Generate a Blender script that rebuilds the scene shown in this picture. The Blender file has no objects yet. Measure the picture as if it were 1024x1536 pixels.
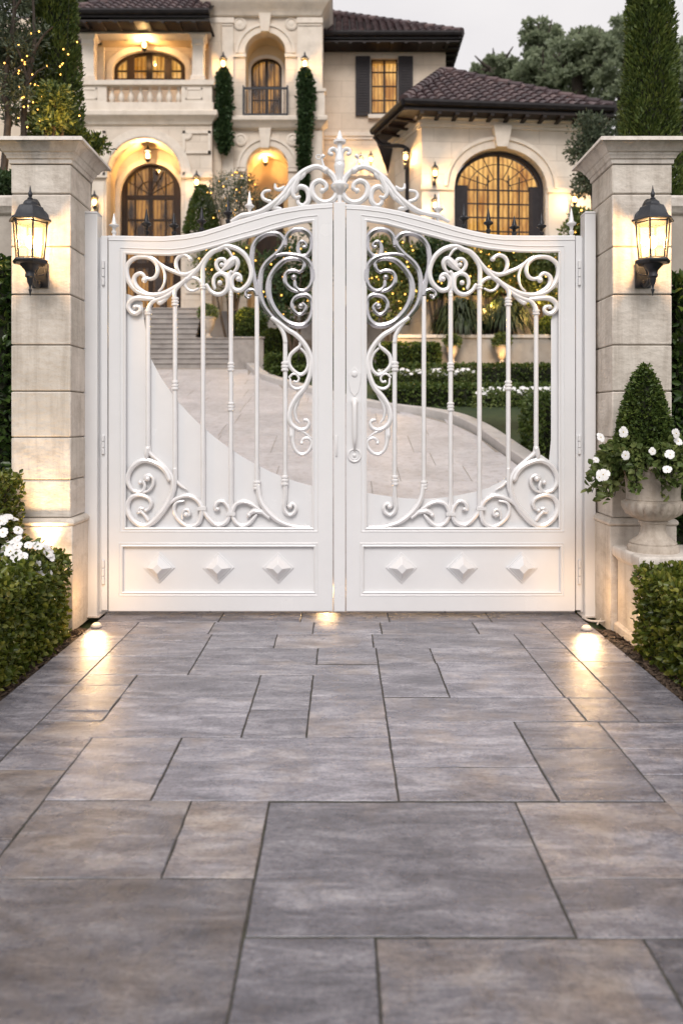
import bpy, bmesh, math, random
import numpy as np
from mathutils import Vector, Matrix
random.seed(7)
RNG = np.random.default_rng(11)
SC = bpy.context.scene
COL = SC.collection
H, F = 1.475, 1200.0                      # eye height, focal length in photo pixels (used to turn measurements into metres)
def P(px, py, Y): return Vector(((px-512)/F*Y, Y, H-(py-630)/F*Y))
def PX(px, Y): return (px-512)/F*Y
def PZ(py, Y): return H-(py-630)/F*Y
def rad(a): return math.radians(a)
def tz(y):                                 # drive climbs behind the gate
    if y < 6.4: return 0.0
    if y < 22: return (y-6.4)*0.187
    return 2.92
# ------------------------------------------------------------------ scene objects
def wloc(o):
    v = Vector((0, 0, 0))
    while o is not None:
        v += o.location; o = o.parent
    return v
def tag(o, label=None, cat=None, group=None, kind=None):
    if label: o['label'] = label
    if cat: o['category'] = cat
    if group: o['group'] = group
    if kind: o['kind'] = kind
    return o
def thing(name, label, cat, loc=(0, 0, 0), group=None):
    o = bpy.data.objects.new(name, None); COL.objects.link(o)
    o.location = loc; o.empty_display_size = .1
    return tag(o, label, cat, group)
def kids(o): return [c for c in bpy.data.objects if c.parent == o]
def copy_tree(o, parent=None):
    c = o.copy(); COL.objects.link(c)
    if parent is not None: c.parent = parent
    for k in list(o.children): copy_tree(k, c)
    return c
def link_mesh(name, me, mat, parent=None):
    o = bpy.data.objects.new(name, me); COL.objects.link(o)
    if mat: me.materials.append(mat)
    if parent is not None: o.parent = parent
    return o
def cr(pts, r, k=5):
    """Catmull-Rom through pts; r scalar or list spread along it."""
    pts = [Vector(p) for p in pts]; n = len(pts)
    if not hasattr(r, '__len__'): r = [r]*n
    r = list(r)
    if len(r) != n: r = [float(np.interp(i/(n-1), np.linspace(0, 1, len(r)), r)) for i in range(n)]
    out, ro = [], []
    for i in range(n-1):
        p0 = pts[i-1] if i else pts[0]*2-pts[1]
        p1, p2 = pts[i], pts[i+1]
        p3 = pts[i+2] if i+2 < n else p2*2-p1
        for j in range(k):
            t = j/k
            out.append(.5*((2*p1)+(p2-p0)*t+(2*p0-5*p1+4*p2-p3)*t*t+(3*p1-p0-3*p2+p3)*t**3))
            ro.append(r[i]*(1-t)+r[i+1]*t)
    out.append(pts[-1]); ro.append(r[-1])
    return out, ro
class MB:
    def __init__(s): s.v = []; s.f = []; s.a = []; s.cur = (1, 1, 1)
    def add(s, vs, fs):
        n = len(s.v)
        s.v += [tuple(v) for v in vs]; s.f += [tuple(i+n for i in f) for f in fs]
        s.a += [s.cur]*len(vs)
        return s
    def hexa(s, p):
        return s.add(p, [(0, 3, 2, 1), (4, 5, 6, 7), (0, 1, 5, 4), (1, 2, 6, 5), (2, 3, 7, 6), (3, 0, 4, 7)])
    def box(s, x0, x1, y0, y1, z0, z1):
        return s.hexa([(x0, y0, z0), (x1, y0, z0), (x1, y1, z0), (x0, y1, z0), (x0, y0, z1), (x1, y0, z1), (x1, y1, z1), (x0, y1, z1)])
    def rect(s, px0, px1, py0, py1, Y, d):      # a box whose front face has these measured edges at distance Y
        return s.box(PX(px0, Y), PX(px1, Y), Y, Y+d, PZ(py1, Y), PZ(py0, Y))
    def tube(s, pts, r, n=8, cap=True, flat=1.0):
        pts = [Vector(p) for p in pts]; m = len(pts)
        if not hasattr(r, '__len__'): r = [r]*m
        t0 = (pts[1]-pts[0]).normalized()
        a = Vector((0, 1, 0)) if abs(t0.y) < .9 else Vector((1, 0, 0))
        u = (a-t0*a.dot(t0)).normalized()
        vs = []
        for i in range(m):
            t = (pts[min(i+1, m-1)]-pts[max(i-1, 0)])
            if t.length < 1e-9: t = t0
            t = t.normalized()
            u = (u-t*u.dot(t))
            u = u.normalized() if u.length > 1e-6 else t.orthogonal().normalized()
            w = t.cross(u)
            for k in range(n):
                an = 2*math.pi*k/n
                vs.append(pts[i]+u*(math.cos(an)*r[i]*flat)+w*(math.sin(an)*r[i]))
        fs = [(i*n+k, i*n+(k+1) % n, (i+1)*n+(k+1) % n, (i+1)*n+k) for i in range(m-1) for k in range(n)]
        if cap: fs += [tuple(range(n))[::-1], tuple((m-1)*n+k for k in range(n))]
        return s.add(vs, fs)
    def curve(s, pts, r, n=8, k=5, flat=1.0):
        p, rr = cr(pts, r, k); return s.tube(p, rr, n, True, flat)
    def lathe(s, prof, c=(0, 0, 0), n=24, flute=0, amp=0, z0=0, z1=0, axis='z'):
        vs = []; m = len(prof)
        for (r, z) in prof:
            for k in range(n):
                an = 2*math.pi*k/n; rr = r
                if flute and z0 <= z <= z1: rr = r*(1+amp*abs(math.sin(an*flute/2)))
                if axis == 'z': vs.append((c[0]+rr*math.cos(an), c[1]+rr*math.sin(an), c[2]+z))
                else: vs.append((c[0]+rr*math.cos(an), c[1]-z, c[2]+rr*math.sin(an)))
        fs = [(i*n+k, i*n+(k+1) % n, (i+1)*n+(k+1) % n, (i+1)*n+k) for i in range(m-1) for k in range(n)]
        fs += [tuple(range(n))[::-1], tuple((m-1)*n+k for k in range(n))]
        return s.add(vs, fs)
    def ball(s, c, r, n=10, m=6, sz=1.0):
        prof = [(max(1e-4, r*math.sin(math.pi*i/m)), -r*sz*math.cos(math.pi*i/m)) for i in range(m+1)]
        return s.lathe(prof, c, n)
    def rings(s, prof, x0, x1, y0, y1):          # rectangular moulding: profile of (offset, z)
        vs = []
        for (o, z) in prof: vs += [(x0-o, y0-o, z), (x1+o, y0-o, z), (x1+o, y1+o, z), (x0-o, y1+o, z)]
        m = len(prof)
        fs = [(i*4+k, i*4+(k+1) % 4, (i+1)*4+(k+1) % 4, (i+1)*4+k) for i in range(m-1) for k in range(4)]
        fs += [(3, 2, 1, 0), tuple((m-1)*4+k for k in range(4))]
        return s.add(vs, fs)
    def plate(s, outer, holes, y0, y1, T=None):  # flat plate in the x-z plane with holes
        bm = bmesh.new(); edges = []; loops = []
        for lp in [outer]+list(holes):
            vs = [bm.verts.new((p[0], 0, p[1])) for p in lp]; loops.append(vs)
            edges += [bm.edges.new((vs[i], vs[(i+1) % len(vs)])) for i in range(len(vs))]
        bm.verts.index_update()
        bmesh.ops.triangle_fill(bm, use_beauty=True, use_dissolve=False, edges=edges, normal=(0, -1, 0))
        co = [(v.co.x, v.co.z) for v in bm.verts]; n = len(co)
        fs = []
        for f in bm.faces:
            i = [v.index for v in f.verts]
            a, b, c = (co[q] for q in i[:3])
            if (b[0]-a[0])*(c[1]-a[1])-(b[1]-a[1])*(c[0]-a[0]) < 0: i = i[::-1]
            fs.append(tuple(i)); fs.append(tuple(q+n for q in i[::-1]))
        for li, vs in enumerate(loops):
            ii = [v.index for v in vs]
            ar = sum(co[ii[k]][0]*co[ii[(k+1) % len(ii)]][1]-co[ii[(k+1) % len(ii)]][0]*co[ii[k]][1] for k in range(len(ii)))
            if (ar < 0) == (li == 0): ii = ii[::-1]
            for k in range(len(ii)):
                a, b = ii[k], ii[(k+1) % len(ii)]
                fs.append((b, a, a+n, b+n))
        bm.free()
        pts = [(x, y0, z) for x, z in co]+[(x, y1, z) for x, z in co]
        if T: pts = [T(*p) for p in pts]
        return s.add(pts, fs)
    def build(s, name, mat, parent=None, smooth=38, bevel=0, seg=2, attr=False, fix=True):
        me = bpy.data.meshes.new(name)
        off = wloc(parent) if parent is not None else Vector((0, 0, 0))
        me.from_pydata([(v[0]-off.x, v[1]-off.y, v[2]-off.z) for v in s.v], [], s.f)
        if attr:
            ca = me.color_attributes.new('tint', 'FLOAT_COLOR', 'POINT')
            ca.data.foreach_set('color', np.array([(a[0], a[1], a[2], 1) for a in s.a], 'f').ravel())
        if fix:
            bm = bmesh.new(); bm.from_mesh(me)
            bmesh.ops.recalc_face_normals(bm, faces=bm.faces); bm.to_mesh(me); bm.free()
        me.update()
        if smooth:
            me.shade_smooth(); me.set_sharp_from_angle(angle=rad(smooth))
        o = link_mesh(name, me, mat, parent)
        if bevel:
            b = o.modifiers.new('bevel', 'BEVEL'); b.width = bevel; b.segments = seg
            b.limit_method = 'ANGLE'; b.angle_limit = rad(40); b.harden_normals = False
        return o
def arch(cx, sp, rx, ry, bot, Y, n=18):          # arch outline measured in photo pixels at distance Y, as (x, z)
    pts = [(PX(cx-rx, Y), PZ(bot, Y))]
    for i in range(n+1):
        a = math.pi*(1-i/n)
        pts.append((PX(cx+rx*math.cos(a), Y), PZ(sp-ry*math.sin(a), Y)))
    pts.append((PX(cx+rx, Y), PZ(bot, Y)))
    return pts
def band_arch(mb, cx, sp, rx, ry, w, Y, d, bot=None, n=20, T=None):     # raised archivolt of width w
    o = []; i_ = []
    if bot is not None: o.append((PX(cx-rx-w, Y), PZ(bot, Y))); i_.append((PX(cx-rx, Y), PZ(bot, Y)))
    for k in range(n+1):
        a = math.pi*(1-k/n); c, s_ = math.cos(a), math.sin(a)
        o.append((PX(cx+(rx+w)*c, Y), PZ(sp-(ry+w)*s_, Y))); i_.append((PX(cx+rx*c, Y), PZ(sp-ry*s_, Y)))
    if bot is not None: o.append((PX(cx+rx+w, Y), PZ(bot, Y))); i_.append((PX(cx+rx, Y), PZ(bot, Y)))
    for k in range(len(o)-1):
        q = [o[k], o[k+1], i_[k+1], i_[k]]
        p = [(x, Y, z) for x, z in q]+[(x, Y+d, z) for x, z in q]
        if T: p = [T(*v) for v in p]
        mb.hexa(p)
# ------------------------------------------------------------------ leaves
def leaf_obj(name, mat, pts, nrm, L, W, parent=None, spread=.7, fold=.18, var=.35, up=0.0):
    pts = np.asarray(pts, float); nrm = np.asarray(nrm, float); N = len(pts)
    if parent is not None: pts = pts-np.array(wloc(parent))
    d = nrm+RNG.normal(0, spread, (N, 3)); d[:, 2] += up
    d /= np.linalg.norm(d, axis=1, keepdims=True)+1e-9
    s = np.cross(d, RNG.normal(0, 1, (N, 3))+nrm*.8); s /= np.linalg.norm(s, axis=1, keepdims=True)+1e-9
    u = np.cross(s, d)
    l = (L*(1+RNG.uniform(-var, var, N)))[:, None]; w = (W*(1+RNG.uniform(-var, var, N)))[:, None]
    V = np.empty((N, 6, 3))
    V[:, 0] = pts
    V[:, 1] = pts+d*l*.35+s*w*.5+u*w*fold; V[:, 2] = pts+d*l*.72+s*w*.36+u*w*fold
    V[:, 3] = pts+d*l-u*w*fold
    V[:, 4] = pts+d*l*.72-s*w*.36+u*w*fold; V[:, 5] = pts+d*l*.35-s*w*.5+u*w*fold
    me = bpy.data.meshes.new(name)
    me.vertices.add(N*6); me.vertices.foreach_set('co', V.astype('f').ravel())
    base = (np.arange(N)*6)[:, None]
    q = np.concatenate([base+np.array([[0, 1, 2, 3]]), base+np.array([[0, 3, 4, 5]])], 1).reshape(-1)
    me.loops.add(N*8); me.loops.foreach_set('vertex_index', q.astype('i'))
    me.polygons.add(N*2); me.polygons.foreach_set('loop_start', (np.arange(N*2)*4).astype('i'))
    me.update(calc_edges=True); me.validate()
    return link_mesh(name, me, mat, parent)
def lump(p, f=3.0, seed=0.0):
    return (np.sin(p[:, 0]*f+seed)+np.sin(p[:, 1]*f*1.3+seed*2)+np.sin(p[:, 2]*f*1.7+seed*3)+np.sin((p[:, 0]+p[:, 2])*f*2.1+seed))/4
def box_pts(x0, x1, y0, y1, z0, z1, N, inn=.05, out=.015, bump=.02, faces='xXyYZ'):
    area = {'x': (y1-y0)*(z1-z0), 'X': (y1-y0)*(z1-z0), 'y': (x1-x0)*(z1-z0), 'Y': (x1-x0)*(z1-z0), 'Z': (x1-x0)*(y1-y0)}
    tot = sum(area[f] for f in faces); P_, N_ = [], []
    for f in faces:
        n = int(N*area[f]/tot)+1
        p = np.stack([RNG.uniform(x0, x1, n), RNG.uniform(y0, y1, n), RNG.uniform(z0, z1, n)], 1)
        nn = np.zeros((n, 3)); ax, sg, val = {'x': (0, -1, x0), 'X': (0, 1, x1), 'y': (1, -1, y0), 'Y': (1, 1, y1), 'Z': (2, 1, z1)}[f]
        p[:, ax] = val; nn[:, ax] = sg
        P_.append(p); N_.append(nn)
    p = np.concatenate(P_); nn = np.concatenate(N_)
    c = np.array([(x0+x1)/2, (y0+y1)/2, (z0+z1)/2]); hs = np.array([(x1-x0)/2, (y1-y0)/2, (z1-z0)/2])
    e = np.abs(p-c)/hs; e2 = np.sort(e, 1)[:, 1]
    p = p+nn*(RNG.uniform(-inn, out, len(p))+bump*lump(p, 9)-np.clip(e2-.93, 0, 1)*.35)[:, None]
    return p, nn
def ell_pts(c, r, N, inn=.25, lo=-1.0, bump=.08):
    d = RNG.normal(0, 1, (N, 3)); d /= np.linalg.norm(d, axis=1, keepdims=True)
    d = d[d[:, 2] >= lo]; k = (1-inn*RNG.random(len(d))**1.5+bump*lump(d*3, 2.2, c[0]))[:, None]
    return np.array(c)+d*k*np.array(r), d
def crown_pts(c, r, clumps, per, cs):            # irregular crown: leaf clumps through the volume
    P_, N_ = [], []
    for i in range(clumps):
        d = RNG.normal(0, 1, 3); d /= np.linalg.norm(d); q = np.array(c)+d*np.array(r)*RNG.random()**.4
        s = cs*RNG.uniform(.6, 1.35); e = RNG.normal(0, 1, (per, 3)); e /= np.linalg.norm(e, axis=1, keepdims=True)
        P_.append(q+e*s*(RNG.random((per, 1))**.45)*np.array([1.25, 1.25, .75])); N_.append(e+np.array([0, 0, .35]))
    return np.concatenate(P_), np.concatenate(N_)
# ------------------------------------------------------------------ materials
def nt(name):
    m = bpy.data.materials.new(name); m.use_nodes = True
    t = m.node_tree; return m, t, t.nodes['Principled BSDF'], t.nodes, t.links
def node(t, typ, **kw):
    n = t.nodes.new(typ)
    for k, v in kw.items():
        if k in n.inputs.keys(): n.inputs[k].default_value = v
        else: setattr(n, k, v)
    return n
def ramp(t, stops):
    n = t.nodes.new('ShaderNodeValToRGB'); e = n.color_ramp.elements
    while len(e) < len(stops): e.new(.5)
    for i, (p, c) in enumerate(stops): e[i].position = p; e[i].color = (*c, 1)
    return n
def mixc(t, a, b, f, mode='MIX'):
    n = t.nodes.new('ShaderNodeMix'); n.data_type = 'RGBA'; n.blend_type = mode
    for sock, v in ((n.inputs[0], f), (n.inputs[6], a), (n.inputs[7], b)):
        if hasattr(v, 'default_value') or hasattr(v, 'is_output'): t.links.new(v, sock)
        elif isinstance(v, (int, float)): sock.default_value = v
        else: sock.default_value = (*v, 1)
    return n.outputs[2]
def surf(name, c1, c2, scale=6, rough=.6, bump=.15, bs=40, metal=0, dirt=None, stretch=(1, 1, 1), coat=0, rv=.08, isl=0):
    """noise-mottled procedural surface"""
    m, t, b, N, L = nt(name)
    tc = N.new('ShaderNodeTexCoord'); mp = node(t, 'ShaderNodeMapping', Scale=stretch); L.new(tc.outputs['Object'], mp.inputs[0])
    n1 = node(t, 'ShaderNodeTexNoise', Scale=scale, Detail=6.0, Roughness=.62); L.new(mp.outputs[0], n1.inputs['Vector'])
    r = ramp(t, [(.32, c1), (.68, c2)]); L.new(n1.outputs[0], r.inputs[0]); col = r.outputs[0]
    if dirt:
        n3 = node(t, 'ShaderNodeTexNoise', Scale=dirt[1], Detail=8.0, Roughness=.7); L.new(mp.outputs[0], n3.inputs['Vector'])
        r3 = ramp(t, [(.52, (0, 0, 0)), (.72, (1, 1, 1))]); L.new(n3.outputs[0], r3.inputs[0])
        mm = node(t, 'ShaderNodeMath', operation='MULTIPLY'); mm.inputs[1].default_value = dirt[2]; L.new(r3.outputs[0], mm.inputs[0])
        col = mixc(t, col, dirt[0], mm.outputs[0])
    if isl:
        g_ = N.new('ShaderNodeNewGeometry'); ri = ramp(t, [(0, (1-isl, 1-isl, 1-isl*1.15)), (1, (1.04, 1.03, 1.02))]); L.new(g_.outputs['Random Per Island'], ri.inputs[0])
        col = mixc(t, col, ri.outputs[0], 1.0, 'MULTIPLY')
        v_ = node(t, 'ShaderNodeTexNoise', Scale=70.0, Detail=4.0, Roughness=.8); L.new(mp.outputs[0], v_.inputs['Vector'])
        rv_ = ramp(t, [(.3, (.62, .6, .57)), (.42, (1, 1, 1))]); L.new(v_.outputs[0], rv_.inputs[0]); col = mixc(t, col, rv_.outputs[0], .8, 'MULTIPLY')
        m2 = node(t, 'ShaderNodeMapping', Scale=(11, 11, .9)); L.new(tc.outputs['Object'], m2.inputs[0]); s_ = node(t, 'ShaderNodeTexNoise', Scale=1.0, Detail=6.0, Roughness=.7); L.new(m2.outputs[0], s_.inputs['Vector'])
        rs_ = ramp(t, [(.34, (.66, .63, .6)), (.52, (1, 1, 1))]); L.new(s_.outputs[0], rs_.inputs[0]); col = mixc(t, col, rs_.outputs[0], .62, 'MULTIPLY')
    L.new(col, b.inputs['Base Color'])
    n2 = node(t, 'ShaderNodeTexNoise', Scale=bs, Detail=5.0); L.new(mp.outputs[0], n2.inputs['Vector'])
    bp = node(t, 'ShaderNodeBump', Strength=bump, Distance=.01); L.new(n2.outputs[0], bp.inputs['Height']); L.new(bp.outputs[0], b.inputs['Normal'])
    mr = node(t, 'ShaderNodeMapRange'); mr.inputs[3].default_value = max(.03, rough-rv); mr.inputs[4].default_value = rough+rv
    L.new(n1.outputs[0], mr.inputs[0]); L.new(mr.outputs[0], b.inputs['Roughness'])
    b.inputs['Metallic'].default_value = metal; b.inputs['Coat Weight'].default_value = coat; b.inputs['Coat Roughness'].default_value = .15
    return m
def leafmat(name, cols, rough=.42, trans=.25):
    m, t, b, N, L = nt(name)
    g = N.new('ShaderNodeNewGeometry')
    k = len(cols); r = ramp(t, [(i/(k-1), c) for i, c in enumerate(cols)])
    tc = N.new('ShaderNodeTexCoord'); n1 = node(t, 'ShaderNodeTexNoise', Scale=5.0, Detail=3.0); L.new(tc.outputs['Object'], n1.inputs['Vector'])
    a = node(t, 'ShaderNodeMath', operation='MULTIPLY_ADD'); a.inputs[1].default_value = .62; L.new(g.outputs['Random Per Island'], a.inputs[0])
    s = node(t, 'ShaderNodeMath', operation='MULTIPLY_ADD'); s.inputs[1].default_value = .9; s.inputs[2].default_value = -.26; L.new(n1.outputs[0], s.inputs[0])
    L.new(s.outputs[0], a.inputs[2]); L.new(a.outputs[0], r.inputs[0]); L.new(r.outputs[0], b.inputs['Base Color'])
    b.inputs['Roughness'].default_value = rough; b.inputs['Specular IOR Level'].default_value = .4
    tr = N.new('ShaderNodeBsdfTranslucent'); L.new(r.outputs[0], tr.inputs[0])
    mx = N.new('ShaderNodeMixShader'); mx.inputs[0].default_value = trans
    L.new(b.outputs[0], mx.inputs[1]); L.new(tr.outputs[0], mx.inputs[2]); L.new(mx.outputs[0], N['Material Output'].inputs[0])
    return m
def glow(name, col, s, pattern=False, c2=None):
    m, t, b, N, L = nt(name)
    N.remove(b); e = N.new('ShaderNodeEmission'); e.inputs[0].default_value = (*col, 1); e.inputs[1].default_value = s
    if pattern:                                   # curtain-like variation within the glow
        tc = N.new('ShaderNodeTexCoord'); mp = node(t, 'ShaderNodeMapping', Scale=(2.2, 1, .7)); L.new(tc.outputs['Object'], mp.inputs[0])
        n1 = node(t, 'ShaderNodeTexNoise', Scale=1.5, Detail=3.0); L.new(mp.outputs[0], n1.inputs['Vector'])
        r = ramp(t, [(.36, c2), (.62, col)]); L.new(n1.outputs[0], r.inputs[0]); wv = node(t, 'ShaderNodeTexWave', Scale=2.4, Distortion=2.0); L.new(tc.outputs['Object'], wv.inputs['Vector']); rw_ = ramp(t, [(.1, (.5, .42, .34)), (.7, (1.12, 1.1, 1.06))]); L.new(wv.outputs[0], rw_.inputs[0])
        L.new(mixc(t, r.outputs[0], rw_.outputs[0], .8, 'MULTIPLY'), e.inputs[0])
    L.new(e.outputs[0], N['Material Output'].inputs[0]); return m
def lampglass(name):
    m, t, b, N, L = nt(name); N.remove(b)
    tr = N.new('ShaderNodeBsdfTransparent'); tr.inputs[0].default_value = (1, .96, .9, 1)
    tl = N.new('ShaderNodeBsdfTranslucent'); tl.inputs[0].default_value = (.95, .8, .56, 1)
    gl = N.new('ShaderNodeBsdfGlossy'); gl.inputs['Roughness'].default_value = .08
    m1 = N.new('ShaderNodeMixShader'); m1.inputs[0].default_value = .07; m2 = N.new('ShaderNodeMixShader'); m2.inputs[0].default_value = .07
    L.new(tr.outputs[0], m1.inputs[1]); L.new(tl.outputs[0], m1.inputs[2]); L.new(m1.outputs[0], m2.inputs[1]); L.new(gl.outputs[0], m2.inputs[2])
    L.new(m2.outputs[0], N['Material Output'].inputs[0]); return m
def housestone(name, c1, c2, bw=1.0, bh=.42):
    m, t, b, N, L = nt(name)
    tc = N.new('ShaderNodeTexCoord'); sp = N.new('ShaderNodeSeparateXYZ'); L.new(tc.outputs['Object'], sp.inputs[0])
    ad = node(t, 'ShaderNodeMath', operation='ADD'); L.new(sp.outputs[0], ad.inputs[0]); L.new(sp.outputs[1], ad.inputs[1])
    cb = N.new('ShaderNodeCombineXYZ'); L.new(ad.outputs[0], cb.inputs[0]); L.new(sp.outputs[2], cb.inputs[1])
    br = node(t, 'ShaderNodeTexBrick', Scale=1.0); L.new(cb.outputs[0], br.inputs['Vector'])
    br.inputs['Brick Width'].default_value = bw; br.inputs['Row Height'].default_value = bh; br.inputs['Mortar Size'].default_value = .012
    br.inputs['Color1'].default_value = (1, 1, 1, 1); br.inputs['Color2'].default_value = (.93, .92, .91, 1); br.inputs['Mortar'].default_value = (.8, .78, .76, 1)
    n1 = node(t, 'ShaderNodeTexNoise', Scale=2.2, Detail=7.0, Roughness=.65); L.new(tc.outputs['Object'], n1.inputs['Vector'])
    r = ramp(t, [(.3, c1), (.7, c2)]); L.new(n1.outputs[0], r.inputs[0])
    L.new(mixc(t, r.outputs[0], br.outputs[0], 1.0, 'MULTIPLY'), b.inputs['Base Color'])
    bp = node(t, 'ShaderNodeBump', Strength=.35, Distance=.02); L.new(br.outputs[0], bp.inputs['Height']); L.new(bp.outputs[0], b.inputs['Normal'])
    b.inputs['Roughness'].default_value = .75
    return m
def slatemat(name):
    m, t, b, N, L = nt(name)
    at = node(t, 'ShaderNodeAttribute', attribute_name='tint'); sp = N.new('ShaderNodeSeparateColor'); L.new(at.outputs['Color'], sp.inputs[0])
    tc = N.new('ShaderNodeTexCoord')
    cb = N.new('ShaderNodeCombineXYZ')
    for i, k in enumerate((37.0, 19.0, 53.0)):
        mu = node(t, 'ShaderNodeMath', operation='MULTIPLY'); mu.inputs[1].default_value = k; L.new(sp.outputs[2], mu.inputs[0]); L.new(mu.outputs[0], cb.inputs[i])
    va = node(t, 'ShaderNodeVectorMath', operation='ADD'); L.new(tc.outputs['Object'], va.inputs[0]); L.new(cb.outputs[0], va.inputs[1])
    rt = node(t, 'ShaderNodeMapping', Scale=(1, 3.4, 1), Rotation=(0, 0, .3)); L.new(va.outputs[0], rt.inputs[0])
    n1 = node(t, 'ShaderNodeTexNoise', Scale=2.6, Detail=12.0, Roughness=.76, Distortion=.5); L.new(rt.outputs[0], n1.inputs['Vector'])
    n2 = node(t, 'ShaderNodeTexNoise', Scale=3.4, Detail=8.0, Roughness=.68, Distortion=.3); L.new(va.outputs[0], n2.inputs['Vector'])
    n3 = node(t, 'ShaderNodeTexNoise', Scale=55.0, Detail=6.0, Roughness=.8); L.new(va.outputs[0], n3.inputs['Vector'])
    def mad(a, k, c):
        q = node(t, 'ShaderNodeMath', operation='MULTIPLY_ADD'); L.new(a, q.inputs[0]); q.inputs[1].default_value = k
        if isinstance(c, float): q.inputs[2].default_value = c
        else: L.new(c, q.inputs[2])
        return q.outputs[0]
    # tint.r = how tan the slab is, tint.g = how light it is
    tan = mad(n2.outputs[0], 3.6, mad(sp.outputs[0], 1.0, -2.12))
    tan = mad(tan, 1.0, 0.0); cl = N.new('ShaderNodeClamp'); L.new(tan, cl.inputs[0])
    grey = ramp(t, [(.3, (.062, .061, .076)), (.5, (.19, .183, .212)), (.7, (.42, .405, .44))]); L.new(n1.outputs[0], grey.inputs[0])
    tanr = ramp(t, [(.3, (.13, .098, .082)), (.5, (.30, .245, .215)), (.7, (.50, .445, .405))]); L.new(n1.outputs[0], tanr.inputs[0])
    col = mixc(t, grey.outputs[0], tanr.outputs[0], cl.outputs[0])
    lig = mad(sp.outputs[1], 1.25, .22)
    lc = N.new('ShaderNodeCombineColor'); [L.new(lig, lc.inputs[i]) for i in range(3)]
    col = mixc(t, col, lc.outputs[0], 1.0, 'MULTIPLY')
    sr = ramp(t, [(.34, (.62, .62, .63)), (.5, (1, 1, 1)), (.66, (1.22, 1.2, 1.17))]); L.new(n3.outputs[0], sr.inputs[0])
    col = mixc(t, col, sr.outputs[0], 1.0, 'MULTIPLY')
    L.new(col, b.inputs['Base Color'])
    mr = node(t, 'ShaderNodeMapRange'); mr.inputs[1].default_value = .3; mr.inputs[2].default_value = .7; mr.inputs[3].default_value = .17; mr.inputs[4].default_value = .38
    L.new(n2.outputs[0], mr.inputs[0]); L.new(mr.outputs[0], b.inputs['Roughness'])
    hs = mad(n1.outputs[0], 1.0, mad(n3.outputs[0], .22, 0.0))
    bp = node(t, 'ShaderNodeBump', Strength=.42, Distance=.012); L.new(hs, bp.inputs['Height']); L.new(bp.outputs[0], b.inputs['Normal'])
    return m
M = {}
M['white'] = surf('white_gate_paint', (0.712, 0.712, 0.7209), (0.7476, 0.7476, 0.7565), 3, .27, .03, 90, coat=.2, rv=.012)
M['chrome'] = surf('polished_iron_scroll', (.50, .49, .51), (.62, .61, .63), 14, .2, .06, 60, metal=.92, rv=.06)
M['iron'] = surf('white_iron_scroll', (.78, .775, .785), (.84, .835, .84), 14, .24, .08, 60, metal=.2, coat=.3, rv=.06)
M['steel'] = surf('dark_iron', (.012, .013, .016), (.03, .03, .034), 20, .38, .12, 80, metal=.5)
M['lamp_iron'] = surf('lamp_black_iron', (.02, .022, .028), (.045, .047, .055), 18, .42, .18, 90, metal=.3)
M['pillar'] = surf('pillar_limestone', (0.583, 0.5225, 0.462), (0.792, 0.726, 0.66), 3.2, .72, .75, 20, dirt=((0.396, 0.3355, 0.275), 3.6, .65), stretch=(1, 1, 1.5), isl=.16)
M['cap'] = surf('cap_limestone', (0.5992, 0.5457, 0.4922), (0.7383, 0.6848, 0.6313), 5, .7, .5, 30, dirt=((0.2675, 0.2193, 0.1819), 4.5, .6), isl=.02)
M['mortar'] = surf('mortar_grey', (.25, .22, .19), (.34, .3, .26), 14, .85, .3, 40)
M['urn'] = surf('cast_stone', (.42, .36, .30), (.56, .495, .43), 9, .8, .5, 45, dirt=((.22, .18, .14), 7, .7), isl=.05)
M['house'] = housestone('house_ashlar', (.60, .515, .425), (.74, .65, .55))
M['house2'] = housestone('house_render', (.57, .475, .375), (.67, .57, .46), 1.4, .55)
M['trim'] = surf('house_trim_stone', (.63, .55, .46), (.74, .66, .57), 3, .7, .2, 20, dirt=((.42, .36, .3), 2.5, .4))
M['interior'] = surf('porch_plaster', (.66, .49, .27), (.72, .55, .33), 2, .8, .1, 20)  # plaster colour yellowed to carry the amber glow of the lamps
M['timber'] = surf('dark_door_timber', (.018, .011, .008), (.04, .024, .016), 5, .4, .2, 30, stretch=(4, 4, .6))
M['shutter'] = surf('shutter_paint', (.022, .018, .02), (.035, .03, .032), 6, .55, .1, 40)
M['fascia'] = surf('eave_dark_timber', (.012, .009, .008), (.03, .022, .02), 4, .5, .2, 30)
M['gutter'] = surf('gutter_metal', (.014, .012, .013), (.026, .023, .024), 6, .4, .1, 30, metal=.3)
M['stair'] = surf('stair_stone', (.25, .225, .21), (.36, .33, .31), 3, .6, .3, 25, dirt=((.15, .13, .12), 4, .5))
M['kerb'] = surf('kerb_stone', (.42, .39, .37), (.54, .51, .49), 5, .6, .3, 30, dirt=((.25, .22, .2), 5, .4))
M['wall'] = surf('garden_wall_render', (.38, .33, .28), (.48, .43, .375), 3, .8, .35, 22, dirt=((.22, .19, .16), 2.6, .55))
M['grout'] = surf('joint_sand', (.028, .026, .023), (.075, .068, .056), 30, .95, .6, 120, dirt=((.035, .045, .016), 6, .6))
M['soil'] = surf('garden_soil', (.018, .012, .008), (.07, .045, .03), 45, .95, 1.0, 70, dirt=((.16, .12, .09), 70, .5))
M['lawn'] = surf('lawn_ground', (.02, .035, .012), (.045, .065, .02), 8, .9, .6, 60)
M['slate'] = slatemat('slate_paving')
M['pale'] = surf('pale_drive_paving', (.44, .42, .435), (.56, .54, .555), 1.6, .5, .25, 30, dirt=((.28, .265, .26), 2.2, .35), isl=.07)
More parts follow.
